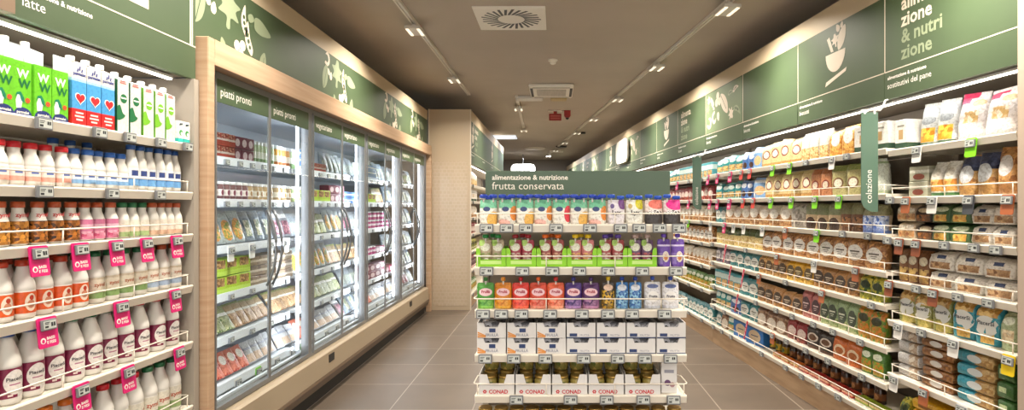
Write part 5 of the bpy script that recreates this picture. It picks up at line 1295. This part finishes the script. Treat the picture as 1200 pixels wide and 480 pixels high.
MT = [[(831, 'pink'), (842, 'pink'), (857, 'pink'), (870, 'red'), (880, 'red'), (907, 'lime'), (927, 'lime'), (946, 'grey'), (977, 'white'), (994, 'grey')],
      [(833, 'pink'), (842, 'pink'), (856, 'pink'), (872, 'red'), (884, 'red'), (905, 'lime'), (929, 'lime'), (957, 'lime'), (985, 'lime')],
      [(834, 'white'), (850, 'pink'), (861, 'white'), (873, 'white'), (895, 'white'), (922, 'orange'), (959, 'lime'), (989, 'grey'), (1019, 'grey')],
      [(852, 'ribbon'), (836, 'grey'), (875, 'grey'), (912, 'orange'), (956, 'white'), (1005, 'orange')],
      [(836, 'grey'), (858, 'ribbon'), (873, 'ribbon'), (891, 'orange'), (922, 'grey'), (965, 'orange'), (1023, 'grey')],
      [(838, 'grey'), (866, 'ribbon'), (887, 'grey'), (911, 'grey'), (930, 'grey'), (955, 'grey'), (978, 'grey'), (1010, 'grey')],
      [(838, 'grey'), (850, 'grey'), (877, 'ribbon'), (907, 'orange'), (923, 'grey'), (946, 'grey'), (972, 'grey'), (1012, 'grey')],
      [(837, 'grey'), (847, 'grey'), (858, 'grey'), (894, 'grey'), (922, 'grey'), (941, 'grey'), (961, 'grey'), (984, 'grey')]]
for i, lst in enumerate(MT):
    for p, c in sorted(lst): ptag(RIGHT, rpx(p, 0), MZ[i], MW(i), c)

# near right bay
K('rusk_w', 'white and grey rusk bag with golden food', '#c6c8c6', [('n', .08, .40, .15, .85, '#c07a1e', '#f0bc4a', 30), ('b', .72, .9, '#c2c8cc'), ('o', .5, .58, .34, .10, '#9aa0a4'), ('b', 0, .07, '#3f5a44')], .24, .09, 'bag', 'rusk_bag')
K('grissini', 'white and pink breadstick bag', '#d8d1cf', [('r', 0, .62, .86, 1, '#c03058'), ('r', .0, .4, .76, .88, '#cf5878'), ('o', .7, .74, .22, .07, '#c8b48a'), ('n', .34, .58, .28, .76, '#e8dcc8', '#c8a468', 30)], .248, .09, 'bag', 'breadstick_bag')
kind('greypk', 'crispbread_pack', 'small grey-green packet', 'food pack', boxpack(PB('greypk', '#a8a690', [('b', .55, .75, '#d8d6c8'), ('o', .5, .3, .3, .2, '#8a4a3a')], bump=0), .083, .08), .08)
K('ruskbag', 'white rusk bag with orange biscuits', '#dedbd2', [('n', .14, .48, .08, .92, '#c8802e', '#f0c070', 28), ('o', .5, .68, .32, .12, '#c8c2b4'), ('b', 0, .1, '#3f7a44')], .19, .11, 'bag', 'rusk_bag')
K('navyt', 'toast bag with navy top and round pale label', '#b98c56', [('n', 0, .6, 0, 1, '#9a6a34', '#d8b070', 28), ('n', .6, 1, 0, 1, '#232c4a', '#4a5478', 20), ('o', .45, .52, .34, .22, '#cfd2d6')], .20, .11, 'bag', 'toast_bag')
K('brownt', 'golden-brown toast bag with round pale label', '#b07a48', [('n', 0, 1, 0, 1, '#8f5a2c', '#cf9c60', 28), ('o', .46, .6, .34, .22, '#d6d2d0')], .215, .11, 'bag', 'toast_bag')
P2 = lambda key, desc, base, layers, h=.1, d=.12, **k: kind(key, 'biscuit_packet', desc, 'food pack', bag(PB(key, base, layers), h, d, 'gusset', p=7, **k), d)
P2('beigep', 'beige biscuit packet', '#cdb99c', [('n', .1, .45, .1, .9, '#a8683a', '#d8b07a', 35), ('o', .5, .68, .36, .14, '#ece2d2')], .092)
P2('darkp', 'dark chocolate biscuit packet', '#33251e', [('o', .5, .66, .36, .13, '#c8b89a'), ('n', .05, .4, .1, .9, '#2a1a12', '#a86a34', 35)], .092)
P2('greenpk', 'green biscuit packet', '#43623a', [('o', .5, .70, .38, .13, '#d0d8b8'), ('n', .06, .42, .2, .8, '#c8822a', '#e8c86a', 35)], .092)
P2('whitepk', 'white biscuit packet with navy badge', '#dfd9cf', [('r', .34, .66, .60, .78, '#2c3c62'), ('n', .08, .42, .15, .85, '#8a5f3c', '#d0ac80', 35)], .092, .13)
K('kraft', 'brown kraft bag with cream emblem', '#7a4f2e', [('n', .05, .45, .1, .9, '#6a3f1e', '#d8b46a', 35), ('o', .5, .68, .34, .13, '#d8ccb0')], .18, .10)
K('oliveo', 'olive biscuit bag with grey oval label', '#8f9050', [('n', .70, 1, .1, .9, '#a87a3a', '#d8b878', 28), ('n', 0, .3, .3, 1, '#a8a040', '#e0cc80', 28)], .178, .10, oval=(.50, .45, .27, '#cfcfca', ('PiacerSi', .21), '#45454a'))
K('tealbig', 'teal biscuit bag with grey oval label', '#3a93a6', [('n', .74, 1, .1, .9, '#b8863a', '#e0be7a', 28), ('n', .04, .3, .3, .8, '#c8943e', '#e8c878', 28)], .180, .10, oval=(.50, .45, .27, '#d6d6d2', ('PiacerSi', .21), '#45454a'))
K('palebig', 'pale green bag with biscuit picture', '#a9b892', [('n', .2, .55, .2, .85, '#d8c09a', '#efe2c4', 28), ('o', .5, .78, .36, .1, '#dfe4d2')], .178, .10)
FP = lambda key, desc, base, layers, lab, h=.062: kind(key, 'flat_biscuit_pack', desc, 'food pack', flatpack(PB(key, base, layers), h, .17, lab), .17)
FP('fsilver', 'silver-white flat biscuit pack', '#c8c6c4', [('n', 0, 1, .55, .95, '#a08468', '#dcd2c4', 30)], None, .066)
FP('fbrown', 'brown flat biscuit pack', '#82542c', [('n', 0, 1, 0, 1, '#724520', '#a0703e', 40)], '#d0ccc6', .051)
FP('fteal', 'teal flat biscuit pack', '#3a9ab0', [('n', 0, 1, .5, 1, '#a87f48', '#c8a870', 40)], '#cfd4d4', .062)
FP('fgreen', 'dark green flat biscuit pack', '#3f6a34', [('r', .15, .6, .4, .7, '#c8d8a8')], None, .08)
FP('fyellow', 'yellow flat biscuit pack', '#dba81c', [('r', .2, .8, .3, .6, '#8a5a24')], None, .06)
NW = lambda i: f'{SHELF[i]} crispbread shelf'
def nseg(i, key, a, b, n, stack=1, dz=None, v=.038, tilt=0, turn=.14, fill=.90):
    seg(RIGHT, key, rpx(a, v), rpx(b, v), n, NZ[i], NW(i), f'goods on {NW(i)}', v=v, stack=stack, dz=dz, tilt=tilt, turn=turn, fill=fill)
nseg(0, 'wbox', 1049, 1063, 1, turn=.05); nseg(0, 'rusk_w', 1074, 1117, 2, tilt=-.10, v=.09); nseg(0, 'grissini', 1118, 1187, 2, tilt=-.10, v=.09)
nseg(1, 'greypk', 1065, 1086, 1, 2, .085); nseg(1, 'ruskbag', 1087, 1117, 2); nseg(1, 'navyt', 1118, 1164, 2); nseg(1, 'brownt', 1165, 1188, 1)
nseg(2, 'beigep', 1051, 1071, 2, 2, .097); nseg(2, 'darkp', 1072, 1090, 1, 2, .097); nseg(2, 'greenpk', 1091, 1135, 2, 2, .097); nseg(2, 'whitepk', 1136, 1188, 2, 2, .097)
nseg(3, 'kraft', 1052, 1086, 3); nseg(3, 'whitepk', 1087, 1188, 3, 2, .097)
nseg(4, 'oliveo', 1051, 1112, 3); nseg(4, 'tealbig', 1113, 1168, 2); nseg(4, 'palebig', 1169, 1188, 1)
nseg(5, 'fsilver', 1051, 1077, 1, 4, .068, turn=.04); nseg(5, 'fbrown', 1078, 1118, 1, 5, .053, turn=.04); nseg(5, 'fteal', 1119, 1166, 1, 4, .064, turn=.04); nseg(5, 'fgreen', 1167, 1188, 1, 3, .082, turn=.04)
nseg(6, 'salad', 1053, 1064, 2); nseg(6, 'fyellow', 1066, 1112, 1, 3, .062, turn=.04); nseg(6, 'djar', 1114, 1150, 2); nseg(6, 'fgreen', 1152, 1187, 1, 2, .082, turn=.04)
NT = [[(1077, 'white'), (1141, 'lime')], [(1045, 'grey'), (1064, 'orange'), (1095, 'white'), (1138, 'dark'), (1184, 'orange')], [(1042, 'grey'), (1056, 'brown'), (1076, 'brown'), (1109, 'grey'), (1144, 'grey'), (1170, 'grey')],
      [(1044, 'brown'), (1076, 'grey'), (1096, 'brown'), (1125, 'grey'), (1161, 'grey')], [(1055, 'white'), (1082, 'grey'), (1120, 'white'), (1185, 'yellow')], [(1050, 'white'), (1085, 'orange'), (1130, 'white')]]
for i, lst in enumerate(NT):
    for p, c in lst: ptag(RIGHT, rpx(p, 0), NZ[i], NW(i), c)

# far right bay beyond the second blade sign
FW = lambda i: f'{SHELF[i]} shelf beyond smaller blade sign'
FS = [['mixw', 'pinko', 'teal', 'tbox'], ['pinko', 'dred'], ['gtop', 'mixw'], ['tri', 'woval'], ['dusk', 'mixw'], ['salad', 'greenp'], ['goldo', 'tealo']]
for i, ks in enumerate(FS):
    far = 10.95
    a, b = ru(far), ru(6.30); n = len(ks)
    for j, key in enumerate(ks):
        nn = max(2, int((b - a) / n / .135))
        seg(RIGHT, key, a + (b - a) * j / n, a + (b - a) * (j + 1) / n, nn, FZ[i], FW(i), f'goods on {FW(i)}', v=.038, turn=.14, jit=.03, fill=.9)
    for y, c in ((7.4, 'pink' if i in (0, 1) else 'lime' if i == 2 else 'grey'), (6.95, 'pink' if i == 1 else 'lime' if i == 2 else 'grey'), (6.5, 'grey')):
        ptag(RIGHT, ru(y), FZ[i], FW(i), c)
LW = lambda i: f'{SHELF[i]} shelf beyond cream end panel'
for i, key in enumerate(['clear', 'wbox', 'mixw', 'dred', 'salad', 'pinko', 'greenp']):
    seg(FARL, key, 8.27, 9.2, 6, FZ[i], LW(i), f'goods on {LW(i)}', v=.045, turn=-.2)
    ptag(FARL, 8.4, FZ[i], LW(i), 'grey')
dups = {l: n for l, n in LABELS.items() if len(n) > 1}
if dups: print('NOTE','DUP LABELS', len(dups), list(dups.items())[:8])
longl = [l for l in LABELS if not 4 <= len(l.split()) <= 16]
if longl: print('NOTE','LONG LABELS', len(longl), longl[:8])
